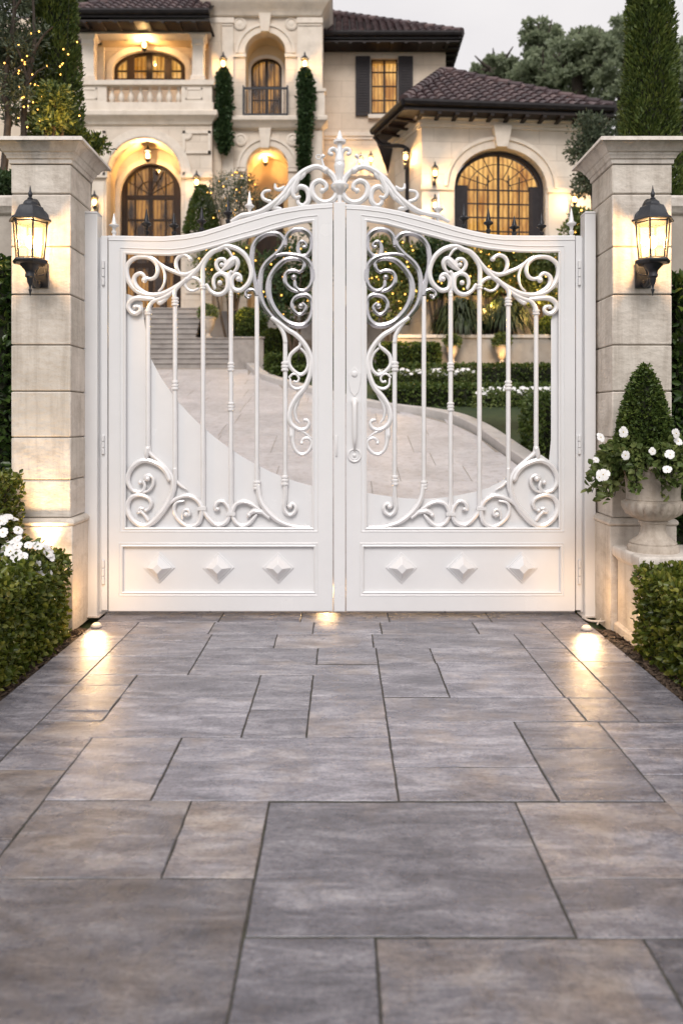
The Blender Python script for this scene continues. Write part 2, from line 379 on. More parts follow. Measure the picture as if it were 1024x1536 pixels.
def tilemat():
    m, t, b, N, L = nt('clay_roof_tile'); g = N.new('ShaderNodeNewGeometry')
    r = ramp(t, [(0, (.034, .019, .022)), (.4, (.058, .033, .036)), (.75, (.088, .052, .053)), (1, (.13, .082, .078))]); L.new(g.outputs['Random Per Island'], r.inputs[0])
    L.new(r.outputs[0], b.inputs['Base Color']); b.inputs['Roughness'].default_value = .5; return m
M['tile'] = tilemat()
M['bark'] = surf('tree_bark', (.03, .022, .017), (.09, .07, .055), 12, .9, .8, 30, stretch=(3, 3, .8))
M['core_twig'] = surf('dark_core_twig', (.008, .011, .004), (.022, .024, .01), 25, .95, .6, 60)  # stems, and the near-black cores that paint inner shade of foliage
M['hedge'] = leafmat('boxwood_leaf', [(0.0308, 0.0476, 0.0084), (0.0812, 0.112, 0.0168), (0.161, 0.182, 0.028), (0.336, 0.294, 0.056)], .34)  # yellow end of the ramp paints the golden lamp-lit highlights
M['laurel'] = leafmat('laurel_leaf', [(0.0125, 0.03, 0.00875), (0.0325, 0.065, 0.01625), (0.065, 0.11, 0.025), (0.1375, 0.1625, 0.04375)], .3)
M['topiary'] = leafmat('topiary_leaf', [(0.0234, 0.0442, 0.0104), (0.0546, 0.091, 0.0195), (0.0975, 0.1404, 0.0286), (0.156, 0.1885, 0.039)], .5)
M['cypress'] = leafmat('cypress_leaf', [(0.026, 0.0468, 0.0104), (0.0585, 0.0936, 0.0182), (0.1105, 0.1495, 0.0286), (0.195, 0.2145, 0.0455)], .55)
M['olive'] = leafmat('olive_leaf', [(.035, .055, .03), (.07, .095, .055), (.12, .145, .09), (.18, .2, .12)], .5)
M['farleaf'] = leafmat('far_tree_leaf', [(0.1863, 0.2252, 0.1475), (0.2794, 0.326, 0.2096), (0.4192, 0.4657, 0.295)], .6, .5)  # leaf colours lightened and greyed in place of distance haze
M['ivy'] = leafmat('ivy_leaf', [(.018, .04, .014), (.045, .085, .03), (.08, .125, .05)], .5)
M['trailing'] = leafmat('trailing_leaf', [(.04, .068, .018), (.09, .13, .035), (.16, .2, .06), (.26, .28, .1)], .45)
M['grass'] = leafmat('cycad_leaf', [(.02, .035, .014), (.045, .065, .025), (.08, .1, .04)], .5)
M['petal'] = surf('white_petal', (.72, .70, .69), (.82, .81, .80), 20, .6, .1, 60)
M['centre'] = surf('flower_centre', (.45, .30, .05), (.6, .45, .1), 30, .7, .1, 60)
M['glass'] = lampglass('frosted_lamp_glass')
M['bulb'] = glow('lamp_bulb', (1, .6, .24), 34)
M['bulb_far'] = glow('house_lamp_bulb', (1, .62, .24), 26)
M['fairy'] = glow('fairy_bulb', (1, .5, .1), 5)
M['lit'] = glow('lit_backing', (1, .56, .15), 1.05, True, (.5, .2, .03))
M['dim'] = glow('dim_glow', (.9, .42, .08), .62, True, (.05, .02, .006))
M['spot'] = glow('spot_lens', (1, .7, .36), 2.2)
def winglass():
    m, t, b, N, L = nt('window_glass'); N.remove(b)
    tr = N.new('ShaderNodeBsdfTransparent'); tr.inputs[0].default_value = (.93, .93, .93, 1)
    gl = N.new('ShaderNodeBsdfGlossy'); gl.inputs['Roughness'].default_value = .04
    mx = N.new('ShaderNodeMixShader'); mx.inputs[0].default_value = .035
    L.new(tr.outputs[0], mx.inputs[1]); L.new(gl.outputs[0], mx.inputs[2]); L.new(mx.outputs[0], N['Material Output'].inputs[0]); return m
M['wglass'] = winglass()
def point(loc, w, r=.04, col=(1, .6, .26)):
    l = bpy.data.lights.new('lamp_light', 'POINT'); l.energy = w; l.color = col; l.shadow_soft_size = r
    o = bpy.data.objects.new('lamp_light', l); COL.objects.link(o); o.location = loc; return o
def spot(loc, target, w, ang=60, r=.03, col=(1, .66, .33), blend=.6):
    l = bpy.data.lights.new('spot_light', 'SPOT'); l.energy = w; l.color = col; l.shadow_soft_size = r; l.spot_size = rad(ang); l.spot_blend = blend
    o = bpy.data.objects.new('spot_light', l); COL.objects.link(o); o.location = loc
    o.rotation_euler = (Vector(target)-Vector(loc)).to_track_quat('-Z', 'Y').to_euler(); return o

for k_ in ('timber', 'shutter', 'fascia', 'gutter'): M[k_].node_tree.nodes['Principled BSDF'].inputs['Specular IOR Level'].default_value = .2
# ================================================================== THE GATE
GY = 6.0                                           # front of the gate; 200 photo pixels to the metre there
def gx(px): return (px-512)/200
def gz(py): return H-(py-630)/200
CA = lambda p: (180+p[0]*.1465, 330+p[1]*.1465)
CB = lambda p: (320+p[0]*.15625, 320+p[1]*.15625)
CC = lambda p: (400+p[0]*.1431, 480+p[1]*.1431)
CD = lambda p: (180+p[0]*.1465, 660+p[1]*.1465)
CE = lambda p: (320+p[0]*.15625, 660+p[1]*.15625)
CF = lambda p: (330+p[0]*.18555, 190+p[1]*.18555)
SCROLLS = {                                         # name: list of (measuring frame, points, radius in pixels)
 'corner_scroll': [
  (CA, [(1024,290),(940,320),(880,380),(830,450),(770,520),(700,590),(620,650),(540,700),(450,745),(360,765),(270,760),(180,725),(110,660),(70,580),(62,500),(90,430),(150,385),(220,372),(290,380),(345,415),(378,470),(380,530),(355,580),(310,600),(265,590),(240,575)], [3.8,3.8,4,4.2,4.2,3.6,3.4,3.2,2.6]),
  (CA, [(290,750),(230,730),(170,690),(140,630),(150,575),(190,545),(225,550),(250,585),(245,610)], [2,4.6,4,3.2,3,2.6]),
  (CA, [(310,370),(370,410),(430,480),(458,560),(455,630),(430,690),(395,725)], [1.5,2.2,2.2,2,1.5]),
  (CA, [(330,380),(400,440),(470,490),(540,520),(590,540),(650,555),(710,540),(760,510)], [2,3,3.4,3.4,3]),
  (CA, [(610,550),(578,490),(572,425),(600,375),(650,355),(690,370),(722,398)], [2.6,3.2,3.2,3.2,2.8,3.2]),
  (CA, [(556,800),(556,750),(575,700),(620,655),(680,600)], 3.4),
  (CA, [(848,670),(820,630),(790,603),(735,585),(685,605),(660,655),(690,705),(740,722),(795,700)], [3.2,3,2.8,2.6,2.2,1.8]),
  (CA, [(343,806),(260,800),(190,795),(130,810),(90,850),(85,900),(120,945),(165,955),(202,925),(195,890),(160,880)], [3.2,4,4.2,4,3.6,3,2.6]),
  (CA, [(285,935),(300,880),(340,830),(420,800),(500,760),(570,700)], [4.2,3.4,3,2.8,2.4]),
  (CA, [(370,820),(400,845),(450,815),(520,755)], [1.2,4,3.4,1.5])],
 'heart_scroll': [
  (CA, [(843,690),(843,600),(843,500),(870,420),(940,330),(1024,290)], 3.6),
  (CB, [(40,345),(90,320),(140,312),(220,335),(290,385),(335,450),(362,530),(362,600),(335,670),(280,725),(230,738),(185,715),(172,660),(185,610),(220,580),(255,600),(262,640)], [3.6,4,4,4,3.8,3.4,2.8]),
  (CB, [(-65,685),(-30,742),(28,776),(85,768),(125,730),(137,670),(125,610),(85,577),(40,582),(8,615),(0,670),(12,715)], [2.6,3.4,3.8,3.6,3.2,3.2,3,2.6]),
  (CB, [(150,590),(90,570),(40,530),(25,480),(50,440),(95,437),(118,470),(105,500)], [2.8,3.2,3.2,3,2.6]),
  (CB, [(88,538),(130,508),(165,470),(200,442),(228,470),(225,520),(190,565)], [2.4,5,6.8,6,4.4,3,2]),
  (CB, [(95,325),(140,350),(165,385),(185,420)], 2),
  (CB, [(155,730),(152,660),(150,590),(165,560)], 3.2)],
 'lyre_scroll': [
  (CB, [(416,780),(405,680),(385,590),(372,540),(365,470),(368,390),(385,310),(425,245),(490,200),(560,185),(620,195),(660,230),(678,270),(660,320),(600,390),(540,440),(495,490),(465,550),(448,630),(445,720),(455,810),(485,890),(535,960),(590,1020),(660,1080)], [4,3.8,4.2,4.2,4,4,4.2,4,4]),
  (CB, [(686,300),(692,250),(715,200),(760,162),(820,150),(880,165),(930,210),(948,280),(938,350),(900,400),(850,408),(826,400),(815,370),(812,325),(828,280),(852,266),(880,285),(888,315),(862,316)], [3.4,4,4.2,4.2,4,3.4,3,2.6,2.2]),
  (CB, [(600,400),(680,388),(760,395),(840,412),(900,450),(940,510),(953,590),(948,660),(920,710),(870,740),(820,735),(785,700),(780,650)], [2.4,3.2,4,4.2,4,3.6,3,2.4]),
  (CB, [(820,562),(858,535),(870,482),(840,442),(780,428),(700,440),(640,480),(580,550),(540,630),(525,720),(535,810),(565,890),(620,970),(690,1035),(770,1070),(850,1075),(910,1040),(948,970),(955,890),(938,820),(890,780),(830,785),(780,812),(754,870),(768,930),(820,968),(868,945),(884,895),(858,862)], [2.6,3.2,4,4.6,4.8,4.8,4.8,4.4,3.6,3,2.8,2.4]),
  (CB, [(822,560),(770,545),(712,560),(685,612),(692,672),(740,722),(800,745),(850,742)], [2.4,3.2,3.4,3.4,2.6]),
  (CB, [(408,770),(390,740),(350,728),(315,750),(310,790),(335,808),(355,785)], [2.6,2.4,2.2,2])],
 'tail_scroll': [
  (CB, [(590,1020),(660,1080),(740,1132),(790,1160)], [4,3.6,3.6]),
  (CC, [(80,0),(140,75),(178,150),(193,228)], [2.6,3.4,3.6]),
  (CC, [(60,-20),(130,30),(220,100),(300,150),(370,220),(430,310),(462,400),(465,480),(455,560),(430,640),(390,720),(320,800),(260,900),(240,980),(240,1050),(265,1100),(320,1140),(370,1150),(420,1130),(440,1090),(428,1055),(398,1045)], [3.6,3.8,4,4,4,4,3.6,3,2.4]),
  (CC, [(350,215),(345,270),(300,310),(250,360),(232,420),(240,480),(290,540),(350,570),(400,545),(430,490),(430,420),(405,350),(360,300)], [2,3,3,3,2.8,2.4,2]),
  (CC, [(235,600),(270,565),(310,570),(335,610),(320,645),(285,645)], 1.8),
  (CC, [(455,570),(430,630),(390,690),(340,715),(290,715),(250,680),(245,620)], [2.6,2.6,2.4,1.6]),
  (CC, [(380,740),(330,840),(300,920),(295,980),(310,1040),(340,1075)], [2.6,2.8,2.2,1.2]),
  (CC, [(255,1080),(275,1150),(272,1230),(275,1300),(302,1370),(360,1408),(420,1390),(462,1335),(468,1275),(430,1238),(385,1246),(360,1285)], [2.4,2.8,2.8,2.6,2.2]),
  (CC, [(280,1120),(330,1160),(390,1178),(466,1240)], [2,2,1.5]),
  (CC, [(250,1090),(256,1150),(260,1215),(256,1275)], [1,3,4.2,1.2])],
 'base_scroll': [
  (CD, [(283,85),(300,135),(360,190),(430,250),(490,310),(530,390),(540,480),(520,580),(470,680),(400,770),(320,850),(250,880),(180,860),(110,800),(72,720),(75,650),(110,590),(170,565),(230,570),(290,600),(315,650),(295,700),(260,725)], [4.4,3,3,4.4,5,5,4.6,3.8,3.4,3,2.4]),
  (CD, [(560,300),(562,420),(552,510),(530,575)], [3.4,3.4,3,2]),
  (CD, [(285,820),(250,770),(215,738),(178,742),(200,700),(238,700)], [3,2.6,2.4,1.8]),
  (CD, [(500,400),(470,330),(410,265),(330,225),(260,210),(190,225),(120,280),(80,360),(80,440),(120,510),(180,535),(225,525),(250,480),(240,430)], [4.4,4.6,4.2,4,3.6,3.2,2.4]),
  (CD, [(240,540),(300,510),(335,450),(335,390),(290,360),(250,380),(262,405)], [2,2.6,2.6,2.4]),
  (CD, [(283,90),(270,150),(272,205)], [4.2,4,2]),
  (CD, [(580,430),(625,475),(685,512)], [2.4,2.2,.8]),
  (CD, [(470,690),(520,640),(580,600),(650,575),(720,575),(790,620),(830,690),(830,780),(800,850),(740,885),(680,880),(610,830),(560,760),(550,690),(580,640),(650,625)], [2.4,3.4,3.6,3.6,3.4,3,1.6]),
  (CD, [(640,810),(638,750),(662,715),(700,720),(710,760),(680,780)], [1.6,2.4,2.4]),
  (CE, [(-100,650),(-80,710),(-24,778),(30,815),(90,810),(135,770),(157,705)], [3.4,4,4,3.4]),
  (CE, [(155,715),(140,650),(95,592),(45,595),(15,635),(20,672),(48,662)], [3.2,3,3,2.4]),
  (CE, [(178,700),(210,625),(260,597),(320,597),(390,632),(460,690),(530,745)], [3.2,3.4,3.4,2.6]),
  (CE, [(172,700),(185,745),(215,795),(270,825),(330,810),(380,760),(410,722)], [3,3.4,3.4,2.2]),
  (CE, [(525,722),(460,692),(395,682),(345,712),(330,735)], [1.6,4.2,4.6,3.4,2.4]),
  (CE, [(425,440),(430,490),(440,550),(475,630),(540,710),(630,780),(730,820),(830,840),(925,838)], [3.6,4,4.2,4.2,3.2,2]),
  (CE, [(690,420),(686,560),(678,640),(692,692),(735,720),(780,690),(785,640),(752,610),(716,635)], [3.5,3.5,3.5,3.2,2.8,2.2])],
}
BALLS = {'corner_scroll': [(CA,(248,612),4.6),(CA,(715,398),3.8),(CA,(150,888),3.4)],
 'heart_scroll': [(CB,(238,628),4),(CB,(62,664),4),(CB,(80,492),3.6)],
 'lyre_scroll': [(CB,(772,612),4.4),(CB,(840,888),4.6),(CB,(336,790),2.6)],
 'tail_scroll': [(CC,(398,1048),3),(CC,(366,1290),3),(CC,(290,645),2.4),(CC,(450,575),3)],
 'base_scroll': [(CD,(205,435),3.6),(CD,(280,398),4.4),(CD,(676,765),4),(CD,(215,735),2.8),(CE,(735,640),4),(CE,(40,665),3),(CE,(340,722),3.2),(CD,(262,722),3)]}
KNUCKLES = [(262,452,5.6,14),(262,578,5.6,15),(346,550,5.4,14),(346,610,5.4,14),(427,549.5,5.8,15),(385,728,5.6,14),(427,721,5.6,16),(304,430,5.2,8),(221.5,468,5.6,9),(221.5,671,4.2,4),(346,441,3.8,10)]
BARS = [(221.5,470,674),(262,455,712),(304,430,766),(346,433,772),(385,438,734),(427.5,511,728)]
OUT_L = [(163,355),(215,356),(245,356.4),(275,354),(303.6,349),(330,341),(354,333),(378,326),(401,319.5),(426,314),(452,310),(476,307.5),(499,306)]
IN_L = [(187,379),(215,380.5),(253,381.5),(275,379.5),(292,376),(315,370.5),(339,364),(362,357.5),(386,351),(409,343.5),(432,337.5),(452,333),(470,330.5)]
OUT_R = [(519,308),(545,309.5),(570,312.5),(597.6,317.6),(627,325),(656,333),(682,341),(707,347.5),(732,352.5),(754,354.7),(800,355.2),(830,355),(862,354.7)]
IN_R = [(548,330),(580,335),(617,345),(646,352.5),(675.7,360.5),(705,367),(734,372),(760,375),(781,376.5),(815,377),(839,376.5)]
SHEET_L = [(187,793),(187,438),(200,444),(212,452),(214,477),(219,508),(225,538),(240,566),(258,592),(266,603),(283,621),(300,638),(320,655),(342.5,672),(362,685),(383,697),(403,707),(424,716),(446,723.5),(470,730.5),(470,793)]
SHEET_R = [(548,793),(548,739),(566,742.5),(587,745.6),(607,748),(627.5,749),(646,748.5),(665,747),(690,743),(715,738),(735,731.5),(752,723),(768,711),(785,695),(802,679),(814,683),(825,691),(828,660),(828,480),(833,462),(839,455),(839,793)]
def mirror(px): return 548+(470-px)*(292/283)
def g3(q, y, fx): return (gx(fx(q[0])), y, gz(q[1]))
def gate_leaf(side, root):
    L = side == 'l'
    fx = (lambda p: p) if L else mirror
    out, inn = (OUT_L, IN_L) if L else (OUT_R, IN_R)
    a, b = (163, 499) if L else (519, 862)
    ia, ib = (187, 470) if L else (548, 839)
    G = lambda pts: [(gx(p[0]), gz(p[1])) for p in pts]
    f = MB()
    hole = G([(ia, 793)]+inn+[(ib, 793)])
    pan = [(ia-4, 819), (ib+2, 819), (ib+2, 889), (ia-4, 889)]
    f.plate(G([(a, 917)]+out+[(b, 917)]), [hole, G(pan)], GY, GY+.06)
    f.build('frame', M['white'], root, bevel=.0035)
    # beads round the opening, along the top and round the kick panel
    t = MB()
    def bead(pts, r, y, close=True):
        p = [Vector((gx(q[0]), y, gz(q[1]))) for q in pts]
        if close: p.append(p[0])
        for i in range(len(p)-1): t.tube([p[i], p[i+1]], r, 6); t.ball(p[i], r, 6, 4)
    bead([(ia, 793)]+inn+[(ib, 793)], .011, GY+.004)
    bead([(ia-6.5, 797)]+[(x+(-6.5 if k == 0 else 6.5 if k == len(inn)-1 else 0), y-7.5) for k, (x, y) in enumerate(inn)]+[(ib+6.5, 797)], .0045, GY-.001)
    bead([(x, y+5) for x, y in out], .0045, GY-.001, False)
    bead([(x, y) for x, y in out], .012, GY+.012, False)
    bead(pan, .008, GY+.002); bead([(pan[0][0]-4, 815), (pan[1][0]+4, 815), (pan[1][0]+4, 893), (pan[0][0]-4, 893)], .004, GY-.001)
    t.build('bead_moulding', M['white'], root)
    k = MB().box(gx(pan[0][0])-.01, gx(pan[1][0])+.01, GY+.022, GY+.04, gz(890), gz(818)).build('kick_panel', M['white'], root)
    for cx in ((238, 327, 417) if L else (602, 693, 783)):
        d = MB()
        for (s, y0, y1) in ((23.5, GY+.012, GY+.0215), (19, GY-.002, GY+.012)):
            p = [(gx(cx), gz(852-s)), (gx(cx+s), gz(852)), (gx(cx), gz(852+s)), (gx(cx-s), gz(852))]; d.plate(p[::-1], [], y0, y1)
        p = [(0, -18), (18, 0), (0, 18), (-18, 0)]
        vs = [(gx(cx+x), GY-.001, gz(852+z)) for x, z in p]+[(gx(cx+x*.4), GY-.045, gz(852+z*.4)) for x, z in p]
        d.add(vs, [(0, 1, 5, 4), (1, 2, 6, 5), (2, 3, 7, 6), (3, 0, 4, 7), (4, 5, 6, 7)])
        d.build('diamond_boss', M['white'], k, smooth=0, bevel=.0025)
    sh = SHEET_L if L else SHEET_R
    MB().plate(G([(max(ia-2, min(ib+2, x + (-2 if x == ia else 2 if x == ib else 0))), y+(2 if y == 793 else 0)) for x, y in sh]), [], GY+.040, GY+.046).build('sheet_panel', M['white'], root)
    for (x, y0, y1) in BARS:
        MB().tube([(gx(fx(x)), GY+.02, gz(y0)), (gx(fx(x)), GY+.02, gz(y1))], .0178, 10).build('bar', M['iron'], root)
    for (x, y, r, h) in KNUCKLES:
        kn = MB()
        n = max(1, round(h/5)); hh = h/200/n; z0 = gz(y)-h/400; prof = []
        for i in range(n):
            z = i*hh; R = r/200
            prof += [(R*.78, z+.001), (R, z+hh*.28), (R, z+hh*.72), (R*.78, z+hh-.001)]
        kn.lathe(prof, (gx(fx(x)), GY+.02, z0), 14); kn.build('bar_collar', M['iron'], root)
    for (cx, cy, w, h) in ((302, 763, 14, 5), (346, 771, 14, 5)):
        c = gx(fx(cx)); kn = MB(); kn.box(c-w/400, c+w/400, GY-.006, GY+.03, gz(cy+h/2), gz(cy-h/2)); kn.build('bar_collar', M['iron'], root)
    for nm, cs in SCROLLS.items():
        m = MB()
        for i, (fr, pts, r) in enumerate(cs):
            y = GY+.018-.004*(i % 3)
            rr = [q/200 for q in r] if hasattr(r, '__len__') else r/200
            m.curve([g3(fr(p), y, fx) for p in pts], rr, 8, 4)
            for e in (pts[0], pts[-1]):
                ee = g3(fr(e), y, fx); m.ball(ee, (rr if not hasattr(rr, '__len__') else rr[0 if e is pts[0] else -1]), 8, 6)
        for (fr, p, r) in BALLS[nm]: m.ball(g3(fr(p), GY+.008, fx), r/200, 10, 7)
        m.build(nm, M['chrome' if nm == 'lyre_scroll' else 'iron'], root)
    # hinge strip and hinges
    s0, s1 = (151.5, 161) if L else (863.5, 872.5)
    MB().box(gx(s0), gx(s1), GY+.008, GY+.055, gz(916), gz(353)).build('hinge_stile', M['white'], root, bevel=.004)
    for (ya, yb) in ((391, 429), (653, 682), (840, 877)):
        h = MB(); xx = gx(155 if L else 868.5)
        for i in range(3):
            z1 = gz(ya+(yb-ya)*i/3); z0 = gz(ya+(yb-ya)*(i+.92)/3); h.lathe([(.009, 0), (.0115, .003), (.0115, z1-z0-.003), (.009, z1-z0)], (xx, GY-.001, z0), 10)
        h.build('hinge', M['white'], root)
    # spikes
    for (x, tip, base, mt) in (((169.6,318,353,'iron'),(218.6,311,355,'steel'),(260,317,355,'steel'),(301.6,308,350,'steel'),(341.5,296,338,'steel'),(373.6,284,328,'iron')) if L else
                           ((658,286,334,'iron'),(696,304,345,'steel'),(733,310,353,'steel'),(772,322,355,'steel'),(813,318,355,'steel'),(858,310,355,'iron'))):
        h = (base-tip)/200; s = h/.2
        MB().lathe([(.012, -.02), (.012, .02*s), (.019, .028*s), (.019, .045*s), (.010, .05*s), (.016, .075*s), (.036, .088*s), (.037, .096*s), (.02, .108*s), (.012, .15*s), (.005, .185*s), (.0008, .2*s)], (gx(x), GY+.03, gz(base)), 12).build('spike', M[mt], root)
    # crest half
    mx = (lambda p: p) if L else (lambda p: 1019-p)
    c = MB()
    for i, (pts, r) in enumerate([
        ([(945,455),(915,395),(872,352),(838,338)], [5.4,5,4.6,4.4]),
        ([(845,340),(832,295),(820,245)], [3.6,1.8,1.6]),
        ([(835,332),(780,316),(720,332),(660,370),(600,430),(550,490),(510,545),(450,600),(380,650),(320,682),(240,702),(170,715),(90,757)], [4,4.4,4.6,5.4,5.4,5.4,5.2,5,4.6,4.2,4,4.4,2.6]),
        ([(660,365),(620,430),(592,500),(590,545),(610,570),(640,562)], [3,4.6,4.2,3.4,3,2.4]),
        ([(640,370),(575,440),(530,520),(470,590),(400,635)], [2.4,3.4,3.6,3,1.6]),
        ([(600,430),(560,520),(525,585)], [2.6,4.4,1.6]), ([(560,490),(500,585),(440,640)], [2,4,1.5]),
        ([(520,480),(480,500),(448,492),(442,458)], [3.4,3.2,2.6,1.6]), ([(690,350),(672,390),(655,420)], [2.4,3.4,1.4]),
        ([(600,520),(640,478),(690,490),(715,540),(708,598),(670,630),(635,615),(622,580)], [4,4.4,4.4,4.2,3.4,2.8]),
        ([(410,600),(355,580),(338,545),(358,515),(398,508)], [3,2.8,2.4,2.2]),
        ([(955,505),(925,570),(870,605),(810,600),(760,560),(740,505),(755,455),(800,430),(845,450),(858,490),(826,512)], [4.6,4.8,4.8,4.4,4.2,3.8,3]),
        ([(400,640),(440,648),(482,656)], [3.2,4,3]),
        ([(955,240),(945,195),(920,170),(893,178),(885,205),(900,216)], [3,3.4,3.2,2.4])]):
        y = GY+.03-(.014 if i in (3, 4, 5, 6, 8) else .003*(i % 3))
        p3 = [(gx(mx(CF(p)[0])), y, gz(CF(p)[1])) for p in pts]
        c.curve(p3, [q/200 for q in r], 8, 5); c.ball(p3[-1], r[-1]/200*1.05, 8, 6)
    rc = Vector((gx(mx(CF((795,238))[0])), GY+.02, gz(CF((795,238))[1])))
    c.tube([rc+Vector((.02*math.cos(k*.6283), 0, .017*math.sin(k*.6283))) for k in range(11)], .0045, 6)
    for p, r in (((832,230),3.2),((826,512),4.4),((900,214),3),((852,345),5.6)):
        c.ball((gx(mx(CF(p)[0])), GY+.02, gz(CF(p)[1])), r/200, 10, 7)
    c.build('crest_scroll', M['iron'], root)
gl = thing('gate_leaf', 'left white wrought iron gate leaf with solid sheet sweeping down from its hinge side', 'gate', (gx(325), GY+.03, 0), 'pair of driveway gate leaves')
gate_leaf('l', gl)
gr = thing('gate_leaf', 'right white wrought iron gate leaf carrying the pull handle and centre finial', 'gate', (gx(690), GY+.03, 0), 'pair of driveway gate leaves')
gate_leaf('r', gr)
MB().box(gx(500.4), gx(517.8), GY-.014, GY+.05, gz(917), gz(303.5)).build('meeting_stile', M['white'], gr, bevel=.005)
cf = MB()
cx = gx(509.3)
cf.lathe([(.018, gz(308)), (.02, gz(292)), (.05, gz(285)), (.066, gz(281)), (.068, gz(277)), (.05, gz(272.5)), (.022, gz(270)), (.03, gz(260)), (.042, gz(250)), (.044, gz(246)), (.036, gz(243)), (.04, gz(240)), (.034, gz(236)), (.024, gz(228)), (.019, gz(218)), (.02, gz(213.5)), (.047, gz(213)), (.048, gz(209.5)), (.028, gz(208)), (.021, gz(204)), (.012, gz(198)), (.001, gz(193.4))], (cx, GY+.02, 0), 16)
cf.build('finial', M['iron'], gr)
h = MB()
hx = gx(531.5)
h.plate([(hx-.03, gz(588)), (hx-.045, gz(572)), (hx-.043, gz(560)), (hx-.025, gz(556)), (hx, gz(550)), (hx+.025, gz(556)), (hx+.043, gz(560)), (hx+.045, gz(572)), (hx+.03, gz(588)), (hx, gz(595))][::-1], [], GY-.006, GY+.001)
h.lathe([(.022, 0), (.024, .006), (.017, .01), (.006, .011)], (hx, GY-.005, gz(561)), 16, axis='y')
h.build('lock_plate', M['white'], gr, bevel=.002)
h = MB()
h.curve([(hx, GY, gz(602)), (hx, GY-.045, gz(603)), (hx, GY-.062, gz(612)), (hx, GY-.066, gz(635)), (hx, GY-.06, gz(658)), (hx, GY-.04, gz(668)), (hx, GY-.005, gz(676))], [.02, .019, .0185, .0175, .0165, .012, .009], 12)
h.lathe([(.03, -.001), (.03, .007), (.022, .009)], (hx, GY, gz(602)), 18, axis='y')
for rr in (.046, .03): h.tube([(hx+rr*math.cos(k*math.pi/14), GY-.006, gz(683)+rr*math.sin(k*math.pi/14)) for k in range(29)], .008 if rr > .04 else .004, 8)
h.lathe([(.04, -.001), (.04, .005), (.012, .006), (.010, .016), (.004, .018)], (hx, GY, gz(683)), 18, axis='y')
h.build('pull_handle', M['white'], gr)
MB().lathe([(.007, 0), (.009, .004), (.009, .15), (.007, .154)], (gx(504.5), GY-.018, gz(684)), 10).build('hinge', M['white'], gr)
for (a, b, lab) in ((125.5, 148, 'white square gate post against the left stone pillar'), (875, 891, 'white square gate post against the right stone pillar beside the topiary urn')):
    p = thing('gate_post', lab, 'gate post', (gx((a+b)/2), GY+.03, 0), 'white gate posts')
    q = MB().box(gx(a), gx(b), GY-.03, GY+.09, .002, gz(322)); q.rings([(0, gz(322)), (.004, gz(320.5)), (-.004, gz(318))], gx(a), gx(b), GY-.03, GY+.09)
    q.build('post', M['white'], p, bevel=.006)
    e = MB()
    xi = gx(b) if a < 500 else gx(a)
    sg = 1 if a < 500 else -1
    e.box(min(xi, xi+sg*.014), max(xi, xi+sg*.014), GY+.03, GY+.05, .03, gz(355)); e.build('stop_strip', M['white'], p)
    MB().box(gx(a)-.02, gx(b)+.02, GY-.05, GY+.11, .001, .012).build('foot_plate', M['kerb'], p, bevel=.003)
# ================================================================== PILLARS
def sh(s, a, b): return (a, b) if s < 0 else (-b, -a)
for s, lab in ((-1, 'left pale limestone gate pillar with uplight glow on its base'), (1, 'right pale limestone gate pillar behind the topiary urn')):
    x0, x1 = sh(s, -2.335, -1.912)
    y0, y1 = 5.66, 6.12
    p = thing('gate_pillar', lab, 'pillar', ((x0+x1)/2, 5.89, 0), 'stone gate pillars')
    zz = [H-(q-630)/212 for q in (777, 720, 656, 587, 517.5, 442, 370, 291, 246)]
    m = MB()
    for a, b in zip(zz[:-1], zz[1:]): m.box(x0, x1, y0, y1, a+.0035, b-.0035)
    m.build('shaft', M['pillar'], p, bevel=.009, seg=3)
    MB().box(x0+.014, x1-.014, y0+.014, y1-.014, .1, zz[-1]).build('joint', M['mortar'], p)
    m = MB(); m.box(x0-.022, x1+.022, y0-.03, y1+.02, -.02, zz[0]-.055)
    m.rings([(.024, zz[0]-.052), (.034, zz[0]-.046), (.036, zz[0]-.025), (.026, zz[0]-.012), (.008, zz[0]-.001)], x0, x1, y0, y1)
    m.build('base', M['pillar'], p, bevel=.006)
    z = H-(246-630)/212; zt = 3.425
    MB().rings([(.01, z), (.012, z+.03), (.022, z+.034), (.026, z+.05), (.034, z+.06), (.036, z+.072), (.048, z+.078), (.056, z+.095), (.074, z+.118), (.094, z+.132), (.096, z+.15), (.108, z+.153), (.112, z+.16), (.122, zt-.012), (.118, zt-.002), (.108, zt)], x0, x1, y0, y1).build('cap', M['cap'], p, smooth=25, bevel=.003)
